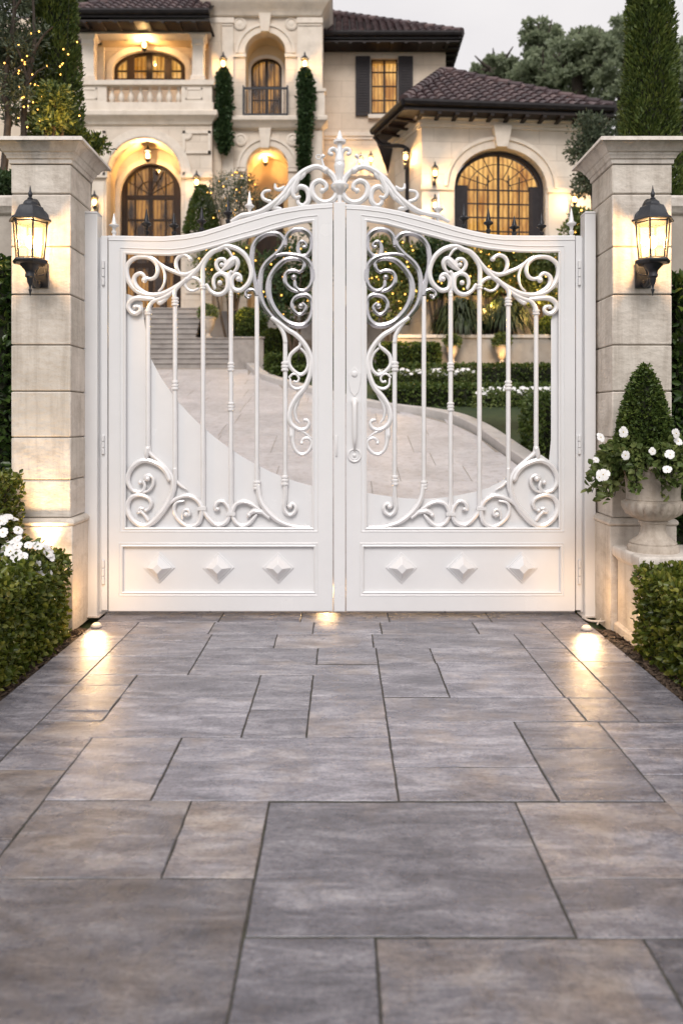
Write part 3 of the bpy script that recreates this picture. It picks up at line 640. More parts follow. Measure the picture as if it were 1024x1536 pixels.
# ================================================================== PILLAR LANTERNS
def pillar_lantern(s, lab):
    X = s*2.125; Yc = 5.47; Yw = 5.657
    ze = H-(330.5-630)/219
    r = thing('wall_lantern', lab, 'lantern', (X, Yw, ze-.2), 'wall lanterns on the gate pillars')
    def hexr(prof, flat=1.0, n=6):
        m = MB(); vs = []
        for (R, z) in prof: vs += [(X+R*math.cos(math.pi*k/3), Yc+R*math.sin(math.pi*k/3), z) for k in range(6)]
        k = len(prof); fs = [(i*6+j, i*6+(j+1) % 6, (i+1)*6+(j+1) % 6, (i+1)*6+j) for i in range(k-1) for j in range(6)]
        fs += [tuple(range(6))[::-1], tuple((k-1)*6+j for j in range(6))]
        return m.add(vs, fs)
    hexr([(.118, ze-.014), (.146, ze-.012), (.146, ze-.002), (.132, ze+.006), (.112, ze+.03), (.098, ze+.06), (.088, ze+.085), (.06, ze+.098), (.052, ze+.104), (.05, ze+.118), (.03, ze+.134), (.018, ze+.14)]).build('roof', M['lamp_iron'], r, smooth=28, bevel=.002)
    MB().lathe([(.018, 0), (.02, .008), (.01, .018), (.014, .03), (.016, .042), (.008, .06), (.004, .085), (.0006, .1)], (X, Yc, ze+.138), 10).build('finial', M['lamp_iron'], r)
    zt, zb = ze-.012, ze-.276; Rt, Rb = .116, .093
    c = MB()
    for k in range(6):
        a = math.pi*k/3
        c.tube([(X+Rt*math.cos(a), Yc+Rt*math.sin(a), zt), (X+Rb*math.cos(a), Yc+Rb*math.sin(a), zb)], .0065, 6)
        a2 = a+math.pi/3
        for R, z in ((Rt, zt-.012), (Rb, zb+.008)): c.tube([(X+R*math.cos(a), Yc+R*math.sin(a), z), (X+R*math.cos(a2), Yc+R*math.sin(a2), z)], .0055, 6)
    c.build('cage', M['lamp_iron'], r)
    g = MB()
    for k in range(6):
        a, b = math.pi*k/3, math.pi*(k+1)/3
        g.add([(X+Rb*.96*math.cos(a), Yc+Rb*.96*math.sin(a), zb+.01), (X+Rb*.96*math.cos(b), Yc+Rb*.96*math.sin(b), zb+.01), (X+Rt*.96*math.cos(b), Yc+Rt*.96*math.sin(b), zt-.01), (X+Rt*.96*math.cos(a), Yc+Rt*.96*math.sin(a), zt-.01)], [(0, 1, 2, 3)])
    g.build('glass', M['glass'], r, smooth=0, fix=False)
    hexr([(.08, zb-.03), (.112, zb-.024), (.122, zb-.012), (.12, zb), (.1, zb+.006)]).build('tray', M['lamp_iron'], r, smooth=28, bevel=.002)
    MB().lathe([(.07, -.028), (.055, -.05), (.036, -.07), (.03, -.09), (.034, -.1), (.034, -.112), (.024, -.12), (.02, -.15), (.008, -.175), (.006, -.19), (.012, -.2), (.008, -.215), (.001, -.245)][::-1], (X, Yc, zb), 14).build('drop', M['lamp_iron'], r)
    a = MB()
    a.lathe([(.06, 0), (.06, .016), (.04, .024)], (X, Yw, ze+.06), 16, axis='y')
    a.curve([(X, Yw-.01, ze+.02), (X, Yw-.03, ze+.09), (X, Yw-.09, ze+.145), (X, Yc+.03, ze+.12), (X, Yc, ze+.09)], [.03, .026, .024, .022, .02], 10)
    a.build('bracket', M['lamp_iron'], r, bevel=.003); a = MB(); a.box(X-.055, X+.055, Yw-.016, Yw, zb-.16, zb+.02)
    a.curve([(X, Yw-.01, zb-.12), (X, Yw-.06, zb-.15), (X, Yc+.05, zb-.12), (X, Yc+.02, zb-.06)], [.02, .018, .015, .012], 8)
    for q in (-1, 1): a.curve([(X+q*.03, Yw-.01, zb-.02), (X+q*.05, Yw-.06, zb-.07), (X+q*.02, Yc+.05, zb-.09), (X+q*.045, Yc+.02, zb-.05), (X+q*.07, Yc, zb-.03)], [.008, .008, .007, .006, .005], 6)
    a.build('wall_plate', M['lamp_iron'], r, bevel=.003)
    MB().lathe([(.011, 0), (.013, .04), (.013, .07)], (X, Yc, zb), 10).build('candle', M['petal'], r)
    MB().ball((X, Yc, zb+.125), .03, 12, 8, 1.45).build('bulb', M['bulb'], r)
    point((X, Yc, zb+.14), 36, .045)
pillar_lantern(-1, 'lit black lantern on the left gate pillar')
pillar_lantern(1, 'lit black lantern on the right gate pillar above the topiary urn')
# ================================================================== GROUND, DRIVE AND PAVING
def grid_sheet(name, xs, ys, zf, mat):
    vs = [(x, y, zf(x, y)) for y in ys for x in xs]; n = len(xs)
    fs = [(j*n+i, j*n+i+1, (j+1)*n+i+1, (j+1)*n+i) for j in range(len(ys)-1) for i in range(n-1)]
    m = MB().add(vs, fs); return tag(m.build(name, mat, None, smooth=60, fix=False), kind='structure')
ys = [-30, -10, 0, 2, 3, 4, 5, 6, 6.4]+[6.4+i*.6 for i in range(1, 27)]+[23, 24, 26, 30, 40, 60, 90, 150, 300, 700]
xs = [-500, -200, -80, -40, -20, -12, -9]+[-8+i*.5 for i in range(33)]+[9, 12, 20, 40, 80, 200, 500]
grid_sheet('ground', xs, ys, lambda x, y: tz(y)-.05, M['lawn'])
for s, nm in ((-1, 'flower_bed'), (1, 'flower_bed')):
    bx = [s*(1.77+i*.09) for i in range(18)]; bx = sorted(bx)
    by = [0+i*.1 for i in range(58)]
    o = grid_sheet(nm, bx, by, lambda x, y: -.018+.012*math.sin(x*31+y*17)+random.uniform(-.008, .012), M['soil'])
mc_ = MB()
for s in (-1, 1):
    for k in range(2600):
        x = s*random.uniform(1.8, 2.5); y = random.uniform(3.0, 5.65); a = random.random()*3.14; l = random.uniform(.008, .022); w = l*random.uniform(.3, .7); h = random.uniform(.003, .009); z = -.016+random.random()*.014
        c, d = math.cos(a), math.sin(a); tl = random.uniform(-.008, .008)
        q = [(x+c*i*l-d*j*w, y+d*i*l+c*j*w, z+i*tl) for i, j in ((-1, -1), (1, -.7), (1, .8), (-1, 1))]; mc_.hexa(q+[(u+.001, v, t_+h) for u, v, t_ in q])
tag(mc_.build('bark_mulch', surf('mulch_chip', (.03, .018, .012), (.16, .11, .075), 25, .9, .3, 60), None, smooth=0), kind='stuff')
# slab list: y top, y bottom (photo pixels, mapped to the ground plane), x left, x right in metres, tan, light (vignette-like darkening of front rows and paler mid rows included)
YG = lambda q: H*F/(q-630)
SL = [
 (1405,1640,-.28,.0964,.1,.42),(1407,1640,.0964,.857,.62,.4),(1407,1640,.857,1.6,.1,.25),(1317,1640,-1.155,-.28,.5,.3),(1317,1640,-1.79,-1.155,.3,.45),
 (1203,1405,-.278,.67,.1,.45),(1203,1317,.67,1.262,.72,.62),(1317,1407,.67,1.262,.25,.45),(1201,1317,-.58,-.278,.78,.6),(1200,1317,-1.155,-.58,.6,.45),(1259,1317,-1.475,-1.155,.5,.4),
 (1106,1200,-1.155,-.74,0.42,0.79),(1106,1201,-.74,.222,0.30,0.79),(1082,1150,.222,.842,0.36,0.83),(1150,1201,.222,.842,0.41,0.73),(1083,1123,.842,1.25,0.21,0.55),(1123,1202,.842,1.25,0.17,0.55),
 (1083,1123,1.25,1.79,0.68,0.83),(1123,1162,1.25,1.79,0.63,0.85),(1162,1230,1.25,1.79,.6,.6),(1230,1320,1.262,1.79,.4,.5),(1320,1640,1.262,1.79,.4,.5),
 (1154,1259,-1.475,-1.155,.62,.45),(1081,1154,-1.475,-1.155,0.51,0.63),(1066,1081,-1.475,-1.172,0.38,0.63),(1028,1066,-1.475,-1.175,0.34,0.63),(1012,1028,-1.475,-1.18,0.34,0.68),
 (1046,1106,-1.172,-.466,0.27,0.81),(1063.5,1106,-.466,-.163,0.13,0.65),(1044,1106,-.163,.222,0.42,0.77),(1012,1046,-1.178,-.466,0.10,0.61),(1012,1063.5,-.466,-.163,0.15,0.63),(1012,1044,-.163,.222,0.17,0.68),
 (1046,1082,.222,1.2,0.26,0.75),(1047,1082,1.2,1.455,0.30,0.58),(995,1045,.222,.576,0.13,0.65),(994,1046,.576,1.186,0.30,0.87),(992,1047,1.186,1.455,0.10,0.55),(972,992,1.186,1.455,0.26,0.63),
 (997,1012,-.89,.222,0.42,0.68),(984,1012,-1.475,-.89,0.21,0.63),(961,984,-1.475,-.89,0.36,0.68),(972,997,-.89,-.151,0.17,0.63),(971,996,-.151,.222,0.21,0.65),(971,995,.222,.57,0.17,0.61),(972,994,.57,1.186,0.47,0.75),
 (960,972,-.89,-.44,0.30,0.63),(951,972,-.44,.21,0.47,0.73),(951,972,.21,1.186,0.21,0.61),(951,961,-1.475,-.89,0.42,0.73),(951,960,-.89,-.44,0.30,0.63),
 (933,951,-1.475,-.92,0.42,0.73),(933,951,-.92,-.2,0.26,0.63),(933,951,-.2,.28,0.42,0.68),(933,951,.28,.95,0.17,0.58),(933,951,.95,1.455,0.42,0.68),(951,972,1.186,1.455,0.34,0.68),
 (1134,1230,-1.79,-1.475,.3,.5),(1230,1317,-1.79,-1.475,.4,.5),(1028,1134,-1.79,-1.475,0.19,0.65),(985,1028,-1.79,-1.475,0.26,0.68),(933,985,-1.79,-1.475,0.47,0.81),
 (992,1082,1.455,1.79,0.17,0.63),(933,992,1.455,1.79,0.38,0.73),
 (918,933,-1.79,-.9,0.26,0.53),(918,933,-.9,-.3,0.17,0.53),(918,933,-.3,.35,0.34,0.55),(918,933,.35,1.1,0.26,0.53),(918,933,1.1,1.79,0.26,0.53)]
def slab(m, q, ch=.003):
    """q: four (x, y, z) corners counter-clockwise; chamfered top, skirt below"""
    q = [Vector(v) for v in q]; c = sum(q, Vector())/4
    def sub(a, b, n, jit):
        return [a.lerp(b, i/n)+Vector((random.uniform(-jit, jit), random.uniform(-jit, jit), 0)) if 0 < i else a for i in range(n)]
    ring = []
    for i in range(4):
        a, b = q[i], q[(i+1) % 4]; ring += sub(a, b, max(2, int((b-a).length/.06)), .0016)
    n = len(ring); top = [v+(c-v).normalized()*ch for v in ring]
    lo = [v-Vector((0, 0, ch)) for v in ring]; bot = [v-Vector((0, 0, .02)) for v in ring]
    b0 = len(m.v)
    m.add(top+lo+bot, [tuple(range(n))]+[(n+i, n+(i+1) % n, (i+1) % n, i) for i in range(n)]+[(2*n+i, 2*n+(i+1) % n, n+(i+1) % n, n+i) for i in range(n)])
pv = MB(); g = .0036
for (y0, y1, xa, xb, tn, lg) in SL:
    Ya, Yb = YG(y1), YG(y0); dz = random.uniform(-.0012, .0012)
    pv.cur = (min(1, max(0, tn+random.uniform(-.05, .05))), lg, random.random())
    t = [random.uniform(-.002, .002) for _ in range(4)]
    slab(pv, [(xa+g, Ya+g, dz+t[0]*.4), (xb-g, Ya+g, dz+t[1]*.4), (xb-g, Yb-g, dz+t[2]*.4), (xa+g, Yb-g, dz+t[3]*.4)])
for k in range(4):                                  # the same paving continues towards and behind the viewer
    y = YG(1640)-.9*(k+1); x = -1.79
    while x < 1.78:
        w = random.choice((.45, .62, .95)); w = w if 1.79-x-w > .3 else 1.79-x
        pv.cur = (random.uniform(.1, .7), random.uniform(.4, .6), random.random())
        slab(pv, [(x+g, y+g, 0), (x+w-g, y+g, 0), (x+w-g, y+.9-g, 0), (x+g, y+.9-g, 0)]); x += w
tag(pv.build('driveway', M['slate'], None, smooth=0, attr=True, fix=False), kind='structure')
tag(MB().box(-1.785, 1.785, -3, 6.25, -.04, -.0036).build('driveway_joint_bed', M['grout'], None), kind='structure')
# drive beyond the gate
RB = [(1.79, 6.13), (2.45, 7.4), (2.6, 8.6), (2.52, 10), (2.36, 11.44), (2.12, 13.4), (1.66, 14.6), (.5, 15.6), (-.62, 17.2), (-1.96, 19.6), (-2.62, 21.9)]
RBY = [b[1] for b in RB]; RBX = [b[0] for b in RB]
xr = lambda y: float(np.interp(y, RBY, RBX))
up = MB(); y = 6.13; gg = .005
while y < 22.3:
    d = random.choice((.8, 1.0, 1.2)); y1 = y+d; x = -6.5+random.random()*.5 if y > 9 else -1.9-(y-6.1)*.9+random.random()*.1
    while x < xr(y)-.02:
        w = random.choice((.9, 1.2, 1.6)); xa, xb = x, x+w
        A, B = min(xb, xr(y)), min(xb, xr(y1))
        if max(A, B)-xa < .08: break
        A = max(A, xa+.02); B = max(B, xa+.02)
        up.cur = (random.uniform(.0, .2), random.uniform(1.5, 1.75), random.random())
        e = .004+random.uniform(-.001, .001)
        slab(up, [(xa+gg, y+gg, tz(y)+e), (A-gg, y+gg, tz(y)+e), (B-gg, y1-gg, tz(y1)+e), (xa+gg, y1-gg, tz(y1)+e)])
        x = xb
    y = y1
tag(up.build('upper_driveway', M['pale'], None, smooth=0, attr=True, fix=False), kind='structure')
jb = MB(); L_ = []
yy = [6.26+i*.5 for i in range(33)]
for q in yy: L_.append(((-6.6 if q > 9 else -2.1-(q-6.1)*.95), xr(q), q))
vs = []
for a, b, q in L_: vs += [(a, q, tz(q)-.001), (b, q, tz(q)-.001)]
jb.add(vs, [(2*i, 2*i+1, 2*i+3, 2*i+2) for i in range(len(L_)-1)]); tag(jb.build('upper_driveway_bed', M['mortar'], None, fix=False), kind='structure')
kb = MB(); kp, _ = cr([(x+.02, y, 0) for x, y in RB[1:]], 1, 6)
prev = None; vs = []; 
for i, p in enumerate(kp):
    t = (kp[min(i+1, len(kp)-1)]-kp[max(0, i-1)]).normalized(); n = Vector((t.y, -t.x, 0)); z = tz(p.y)
    for o, h in ((0, -.05), (0, .12), (.02, .14), (.24, .14), (.26, .12), (.26, -.05)): v = p+n*o; vs.append((v.x, v.y, z+h))
m_ = len(kp); kb.add(vs, [(i*6+k, i*6+k+1, (i+1)*6+k+1, (i+1)*6+k) for i in range(m_-1) for k in range(5)]+[(0, 1, 2, 3, 4, 5), tuple((m_-1)*6+k for k in range(6))[::-1]])
tag(kb.build('driveway_kerb', M['kerb'], None), kind='structure')
# ================================================================== FRONT PLANTING
def box_hedge(name, lab, dims, N, L, W, mat='hedge', group='clipped box hedges', cat='hedge', faces='xXyYZ', inset=.06, **kw):
    x0, x1, y0, y1, z0, z1 = dims
    r = thing(name, lab, cat, ((x0+x1)/2, (y0+y1)/2, z0), group)
    MB().box(x0+inset, x1-inset, y0+inset, y1-inset, z0-.05, z1-inset).build('shade_core', M['core_twig'], r)  # solid dark core blocks the view through, painted as inner shade
    p, n = box_pts(*dims, N, faces=faces, **kw)
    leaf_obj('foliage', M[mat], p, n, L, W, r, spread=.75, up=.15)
    return r
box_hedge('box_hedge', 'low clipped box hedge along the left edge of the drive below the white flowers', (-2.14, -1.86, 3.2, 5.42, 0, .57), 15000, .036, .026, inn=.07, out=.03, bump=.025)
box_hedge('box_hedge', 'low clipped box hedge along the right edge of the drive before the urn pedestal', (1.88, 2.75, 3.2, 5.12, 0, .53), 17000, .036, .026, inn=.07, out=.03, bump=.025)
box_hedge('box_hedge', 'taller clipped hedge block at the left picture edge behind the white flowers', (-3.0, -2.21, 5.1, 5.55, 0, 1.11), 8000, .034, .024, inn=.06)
box_hedge('laurel_hedge', 'tall dark leafy hedge behind the left gate pillar', (-3.6, -2.37, 5.75, 6.15, 0, 2.62), 8000, .075, .038, 'laurel', 'tall hedges beside the pillars', inn=.09)
box_hedge('laurel_hedge', 'tall dark leafy hedge behind the right gate pillar and topiary', (2.37, 3.6, 5.75, 6.15, 0, 2.52), 8000, .075, .038, 'laurel', 'tall hedges beside the pillars', inn=.09)
def flower(m, mc, c, n, s):
    n = Vector(n).normalized(); u = n.orthogonal().normalized(); w = n.cross(u); a0 = random.random()*6
    for k in range(5):
        a = a0+k*1.2566; d = u*math.cos(a)+w*math.sin(a); e = n.cross(d); ln = s*random.uniform(.85, 1.1)
        pts = [c, c+d*ln*.45+e*ln*.42+n*s*.16, c+d*ln*.85+e*ln*.46+n*s*.1, c+d*ln*1.0+n*s*.02, c+d*ln*.85-e*ln*.46+n*s*.1, c+d*ln*.45-e*ln*.42+n*s*.16, c+d*ln*.6+n*s*.1]
        m.add(pts, [(0, 1, 6), (1, 2, 6), (2, 3, 6), (3, 4, 6), (4, 5, 6), (5, 0, 6)])
    mc.ball(c+n*s*.1, s*.11, 6, 4)
def flower_plant(lab, c, r, h, nf, s, group=None, nl=700, Ls=.05):
    t = thing('petunia_plant', lab, 'flowering plant', c, group)
    c = Vector(c)
    p, n = ell_pts((c.x, c.y, c.z+h*.5), (r, r, h*.5), nl, .6)
    leaf_obj('foliage', M['trailing'], p, n, Ls, Ls*.6, t)
    st = MB()
    for k in range(7):
        a = k*.9; st.curve([c, c+Vector((math.cos(a)*r*.4, math.sin(a)*r*.4, h*.5)), c+Vector((math.cos(a)*r*.8, math.sin(a)*r*.8, h*.85))], [.006, .004, .003], 5, 3)
    st.build('stem', M['core_twig'], t)
    for k in range(nf):
        a = random.random()*6.283; b = random.uniform(.1, 1.0)
        d = Vector((math.cos(a)*b, math.sin(a)*b-.45, random.uniform(.5, 1.0)*(1.2-b*.5))).normalized()
        f = MB(); mc = MB(); flower(f, mc, c+Vector((d.x*r*1.02, d.y*r*1.02, h*.5+d.z*h*.55)), d+Vector((0, -.35, .1)), s*random.uniform(.8, 1.15))
        fo = f.build('blossom', M['petal'], t, smooth=60, fix=False); mc.build('flower_centre', M['centre'], fo)
    return t
for i, (x, y, h, lab) in enumerate(((-2.40, 5.3, .84, 'white flowering plant at the far left edge under the tall hedge block'), (-2.19, 5.16, .82, 'white flowering plant between hedge block and left pillar base, second from the left'), (-2.02, 5.12, .72, 'white flowering plant nearest the gate, in the uplight of the left pillar'), (-2.27, 4.95, .70, 'white flowering plant in front, just behind the low left hedge'))):
    flower_plant(lab, (x, y, 0), .2, h, 34 if i < 3 else 14, .034, 'white flowers by the left pillar')
# pedestal, urn, topiary and trailing flowers on the right
px0, px1, py0, py1 = 1.93, 2.46, 5.14, 5.60
pd = thing('urn_pedestal', 'square pale stone pedestal carrying the planted urn', 'pedestal', ((px0+px1)/2, (py0+py1)/2, 0))
MB().box(px0, px1, py0, py1, -.02, .505).rings([(.02, -.01), (.02, .05), (.006, .065)], px0, px1, py0, py1).build('shaft', M['pillar'], pd, bevel=.006)
MB().rings([(.004, .50), (.01, .515), (.022, .522), (.03, .535), (.032, .585), (.026, .596), (.015, .60)], px0, px1, py0, py1).build('cap', M['cap'], pd, bevel=.003)
ux, uy = 2.085, 5.36
un = thing('stone_urn', 'weathered stone urn with gadrooned bowl on the pedestal', 'urn', (ux, uy, .60))
MB().lathe([(.165, .60), (.165, .625), (.16, .64), (.148, .648), (.15, .658), (.128, .675), (.098, .70), (.082, .73), (.078, .76), (.085, .785), (.094, .79), (.094, .80), (.086, .806)], (ux, uy, 0), 36).build('foot', M['urn'], un, smooth=30)
MB().lathe([(.086, .804), (.12, .822), (.162, .85), (.184, .89), (.188, .925), (.178, .94), (.172, .944)], (ux, uy, 0), 96, 22, .1, .82, .935).build('gadrooned_bowl', M['urn'], un, smooth=60)
MB().lathe([(.17, .94), (.176, .948), (.171, .96), (.172, 1.0), (.178, 1.06), (.188, 1.12), (.2, 1.15), (.208, 1.158), (.208, 1.172), (.2, 1.178), (.185, 1.176), (.18, 1.14), (.02, 1.13)], (ux, uy, 0), 40).build('rim', M['urn'], un, smooth=30)
MB().lathe([(.179, 1.12), (.17, 1.145), (.001, 1.15)], (ux, uy, 0), 24).build('potting_soil', M['soil'], un)
tp = thing('topiary_cone', 'clipped green cone topiary growing out of the stone urn', 'topiary', (ux-.06, uy, 1.15))
prof = [(.15, 1.15), (.172, 1.24), (.172, 1.34), (.156, 1.46), (.128, 1.58), (.092, 1.70), (.052, 1.785), (.008, 1.845)]
MB().lathe([(r*.8, z-.02) for r, z in prof], (ux-.06, uy, 0), 20).build('shade_core', M['core_twig'], tp)  # dark solid cone painted as the shaded inside of the topiary
zz = RNG.uniform(1.15, 1.845, 9000); rr = np.interp(zz, [q[1] for q in prof], [q[0] for q in prof]); keep = RNG.random(9000) < rr/.18+.1; zz, rr = zz[keep], rr[keep]
an = RNG.uniform(0, 6.283, len(zz)); rr = rr+RNG.uniform(-.035, .008, len(zz))
leaf_obj('foliage', M['topiary'], np.stack([ux-.06+rr*np.cos(an), uy+rr*np.sin(an), zz], 1), np.stack([np.cos(an), np.sin(an), .35+0*an], 1), .026, .016, tp, spread=.6)
tr = thing('trailing_plant', 'trailing plant with white blossoms spilling over the urn rim', 'flowering plant', (ux, uy, 1.15))
p, n = ell_pts((ux-.03, uy-.02, 1.24), (.31, .27, .14), 1900, .75)
p2 = []; n2 = []; vm = MB()
for k in range(34):
    a = random.uniform(0, 6.283); L0 = random.uniform(.25, .42)*(.98 if math.cos(a) < -.2 else 1); dr = random.uniform(.02, .22)
    q = [Vector((ux+.12*math.cos(a), uy+.12*math.sin(a), 1.17)), Vector((ux+.22*math.cos(a), uy+.22*math.sin(a), 1.26)), Vector((ux+L0*.85*math.cos(a), uy+L0*.8*math.sin(a), 1.22-dr*.3)), Vector((ux+L0*math.cos(a), uy+L0*.9*math.sin(a), 1.16-dr))]
    c_, _ = cr(q, .003, 6); vm.tube(c_, .0028, 5)
    for w in c_[4:]:
        for _k in range(3): p2.append(w+Vector((random.uniform(-.03, .03), random.uniform(-.03, .03), random.uniform(-.03, .03)))); n2.append((math.cos(a), math.sin(a), .3))
leaf_obj('foliage', M['trailing'], np.concatenate([p, np.array([tuple(v) for v in p2])]), np.concatenate([n, np.array(n2)]), .05, .036, tr, spread=.8)
vm.build('stem', M['core_twig'], tr)
for (fx, fy, s, dy) in ((934, 648, .046, -.34), (900, 656, .042, -.2), (904, 712, .05, -.2), (1000, 704, .034, -.36), (1004, 682, .04, -.34), (1013, 650, .042, -.26), (937, 683, .04, -.35), (978, 677, .03, -.35), (1016, 662, .04, -.22), (898, 716, .036, -.24), (893, 690, .03, -.18)):
    c = P(fx, fy, uy+dy); f = MB(); mc = MB(); flower(f, mc, c, (random.uniform(-.5, .5), -1, random.uniform(-.1, .7)), s*.84)
    fo = f.build('blossom', M['petal'], tr, smooth=60, fix=False); mc.build('flower_centre', M['centre'], fo)
# garden walls either side
for s, lab in ((-1, 'left pale garden wall with coping beyond the gate pillar'), (1, 'right pale garden wall with coping beyond the gate pillar')):
    a, b = sh(s, -9.0, -2.2); w = thing('garden_wall', lab, 'wall', ((a+b)/2, 6.4, 0), 'garden walls')
    MB().box(a, b, 6.24, 6.55, -.1, 3.08).build('wall_body', M['wall'], w)
    MB().rings([(.0, 3.07), (.03, 3.09), (.04, 3.12), (.05, 3.13), (.05, 3.2), (.03, 3.22)], a, b, 6.24, 6.55).build('coping', M['cap'], w, bevel=.004)
# path lamps at the foot of the gate posts
for (fx, fy, lab) in ((145, 941, 'small round ground lamp glowing at the foot of the left gate post'), (879, 945, 'small round ground lamp glowing at the foot of the right gate post')):
    y = YG(fy); x = PX(fx, y); r = thing('ground_lamp', lab, 'ground lamp', (x, y, 0), 'ground lamps')
    MB().lathe([(.038, .002), (.04, .012), (.034, .02), (.03, .022)], (x, y, 0), 18).build('housing', M['kerb'], r)
    MB().lathe([(.029, .021), (.022, .03), (.01, .034), (.001, .035)], (x, y, 0), 16).build('lens', M['spot'], r)
    point((x, y-.02, .24), 3.2, .2, (1, .56, .2))
    spot((x, y-.03, .09), (x*.99, y-1.6, 0), 7, 100, .08)
br = MB(); br.curve([(1.775, 5.9, .02), (1.79, 5.78, .025), (1.86, 5.74, .03), (1.93, 5.8, .02)], .008, 6); br.tube([(1.82, 5.7, .02), (1.9, 5.86, .02)], .006, 6)
tag(br.build('gate_stop', M['kerb'], None), 'small metal gate stop bracket beside the right ground lamp', 'gate stop')
for x, y, lab, tgt, w in ((-2.06, 5.52, 'small spotlight hidden at the foot of the left gate pillar', (-2.06, 5.72, 1.3), 60), (-.12, 6.62, 'small round drive lamp just behind the closed gate', None, 0)):
    zo = .40 if tgt else 0
    r = thing('ground_spotlight', lab, 'ground lamp', (x, y, tz(y)), None)
    if tgt: MB().tube([(x, y, -.02), (x, y, zo)], .008, 8).build('stake', M['steel'], r)
    MB().lathe([(.04, 0), (.042, .03), (.036, .04)], (x, y, tz(y)+zo), 14).build('housing', M['steel'], r); MB().lathe([(.03, .038), (.02, .044), (.001, .046)], (x, y, tz(y)+zo), 14).build('lens', M['spot'], r)
    if tgt: spot((x, y, .46), tgt, w, 56, .03, (1, .66, .33), .9); point((x, y-.02, .5), 2.2, .03)
    else: point((x, y, tz(y)+.075), 6.0, .06); 
# ================================================================== THE MANSION
HB = 4.88                                          # house floor level
ho = thing('mansion', 'pale stone villa with dark tiled roofs and warmly lit arched openings', 'house', (-2, 26, HB))
def wallplate(outer, holes, Y, d, name='wall', mat='house', T=None):
    return MB().plate(outer, holes, Y, Y+d, T).build(name, M[mat], ho, smooth=0)
def R_(px0, px1, py0, py1, Y): return [(PX(px0, Y), PZ(py1, Y)), (PX(px1, Y), PZ(py1, Y)), (PX(px1, Y), PZ(py0, Y)), (PX(px0, Y), PZ(py0, Y))]
def window(cx, top, bot, hw, Y, archy=None, vbars=(), hbars=(), fw=4, mat='lit', name='window', deep=.3, ry=None, shoulder=None, split=0):
    """framed glazing: frame, bars, glass and the lit backing"""
    ol = R_(cx-hw, cx+hw, top, bot, Y) if archy is None else arch(cx, archy, hw, ry or hw, bot, Y)
    il = R_(cx-hw+fw, cx+hw-fw, top+fw, bot-fw, Y) if archy is None else arch(cx, archy, hw-fw, (ry or hw)-fw, bot-fw*.6, Y)
    m = MB().plate(ol, [il], Y, Y+.09)
    u = Y/F
    for (x, w) in vbars:
        yt = top+1 if archy is None else archy-(ry or hw)*math.sqrt(max(0, 1-((x-cx)/hw)**2))+1
        m.box(PX(x, Y)-w*u/2, PX(x, Y)+w*u/2, Y+.015, Y+.075, PZ(bot-1, Y), PZ(yt, Y))
    for (y, w) in hbars:
        h_ = hw-1 if archy is None or y > archy else hw*math.sqrt(max(0, 1-((archy-y)/(ry or hw))**2))-1
        m.box(PX(cx-h_, Y), PX(cx+h_, Y), Y+.02, Y+.07, PZ(y, Y)-w*u/2, PZ(y, Y)+w*u/2)
    if shoulder:
        for s in (-1, 1): m.box(*sorted((PX(cx+s*hw, Y), PX(cx+s*(hw-shoulder), Y))), Y+.01, Y+.08, PZ(bot-1, Y), PZ((archy or top)-(8 if archy else 0), Y))
    w = m.build(name, M['timber'], ho, smooth=0)
    MB().plate(ol, [], Y+.044, Y+.05).build('pane', M['wglass'], w, smooth=0)
    MB().plate([(x*1.0, z) for x, z in ol], [], Y+deep, Y+deep+.02).build('lit_backing', M[mat], w, smooth=0)
    return w
# ---- left portico (front Y 25.5) and the block behind it
YP, YB = 25.5, 26.5
wallplate([(PX(113, YP), 2.5), (PX(318, YP), 2.5), (PX(318, YP), PZ(186, YP)), (PX(113, YP), PZ(186, YP))],
          [arch(216, 263, 56, 56, 468, YP)], YP, .45)
wallplate([(-14, 2.5), (PX(320, YB), 2.5), (PX(320, YB), PZ(28, YB)), (-14, PZ(28, YB))],
          [arch(226, 291, 45.5, 46, 468, YB), arch(224, 103, 54, 27, 121, YB)], YB, .4, mat='house2')
MB().box(-14, PX(118, YP), YB-.9, YB+.3, 2.5, PZ(122, YB)).build('wall', M['house2'], ho, smooth=0)
m = MB()
band_arch(m, 216, 263, 56, 56, 15, YP-.07, .09, None); band_arch(m, 216, 263, 58, 58, 4, YP-.1, .05)
for a, b in ((113, 160), (272, 318)):
    m.rect(a-1, b+1, 258, 266, YP-.1, .12); m.rect(a+6, b-4, 272, 440, YP-.04, .05)
    m.rect(a+2, b-2, 196, 200, YP-.05, .06); m.rect(a+2, b-2, 226, 230, YP-.05, .06); m.rect(a+2, a+6, 196, 230, YP-.05, .06); m.rect(b-6, b-2, 196, 230, YP-.05, .06)
for a in (150, 281): m.lathe([(.14, 0), (.16, .03), (.12, .05), (.06, .04)], (PX(a, YP), YP, PZ(203, YP)), 16, axis='y')
m.build('archivolt', M['trim'], ho, smooth=30)
m = MB()
zc = PZ(190, YP); m.rings([(-.06, zc), (.0, zc+.03), (.05, zc+.06), (.08, zc+.14), (.17, zc+.22), (.24, zc+.28), (.25, zc+.42), (.22, zc+.45)], PX(116, YP), PX(316, YP), YP-.02, YB)
m.build('balcony_cornice', M['trim'], ho, bevel=.015)
Yb = YP-.12; m = MB()
m.rect(113, 320, 153, 173, Yb, .4); m.rect(112, 321, 119.5, 127, Yb-.05, .42)
for a, b in ((115, 160), (272, 318)):
    m.rect(a, b, 126, 154, Yb+.02, .3); m.rect(a+6, b-14, 131, 135, Yb, .05); m.rect(a+6, b-14, 146, 149, Yb, .05); m.rect(a+6, a+9, 131, 149, Yb, .05); m.rect(b-17, b-14, 131, 149, Yb, .05)
bal = m.build('balustrade', M['trim'], ho, smooth=0, bevel=.012)
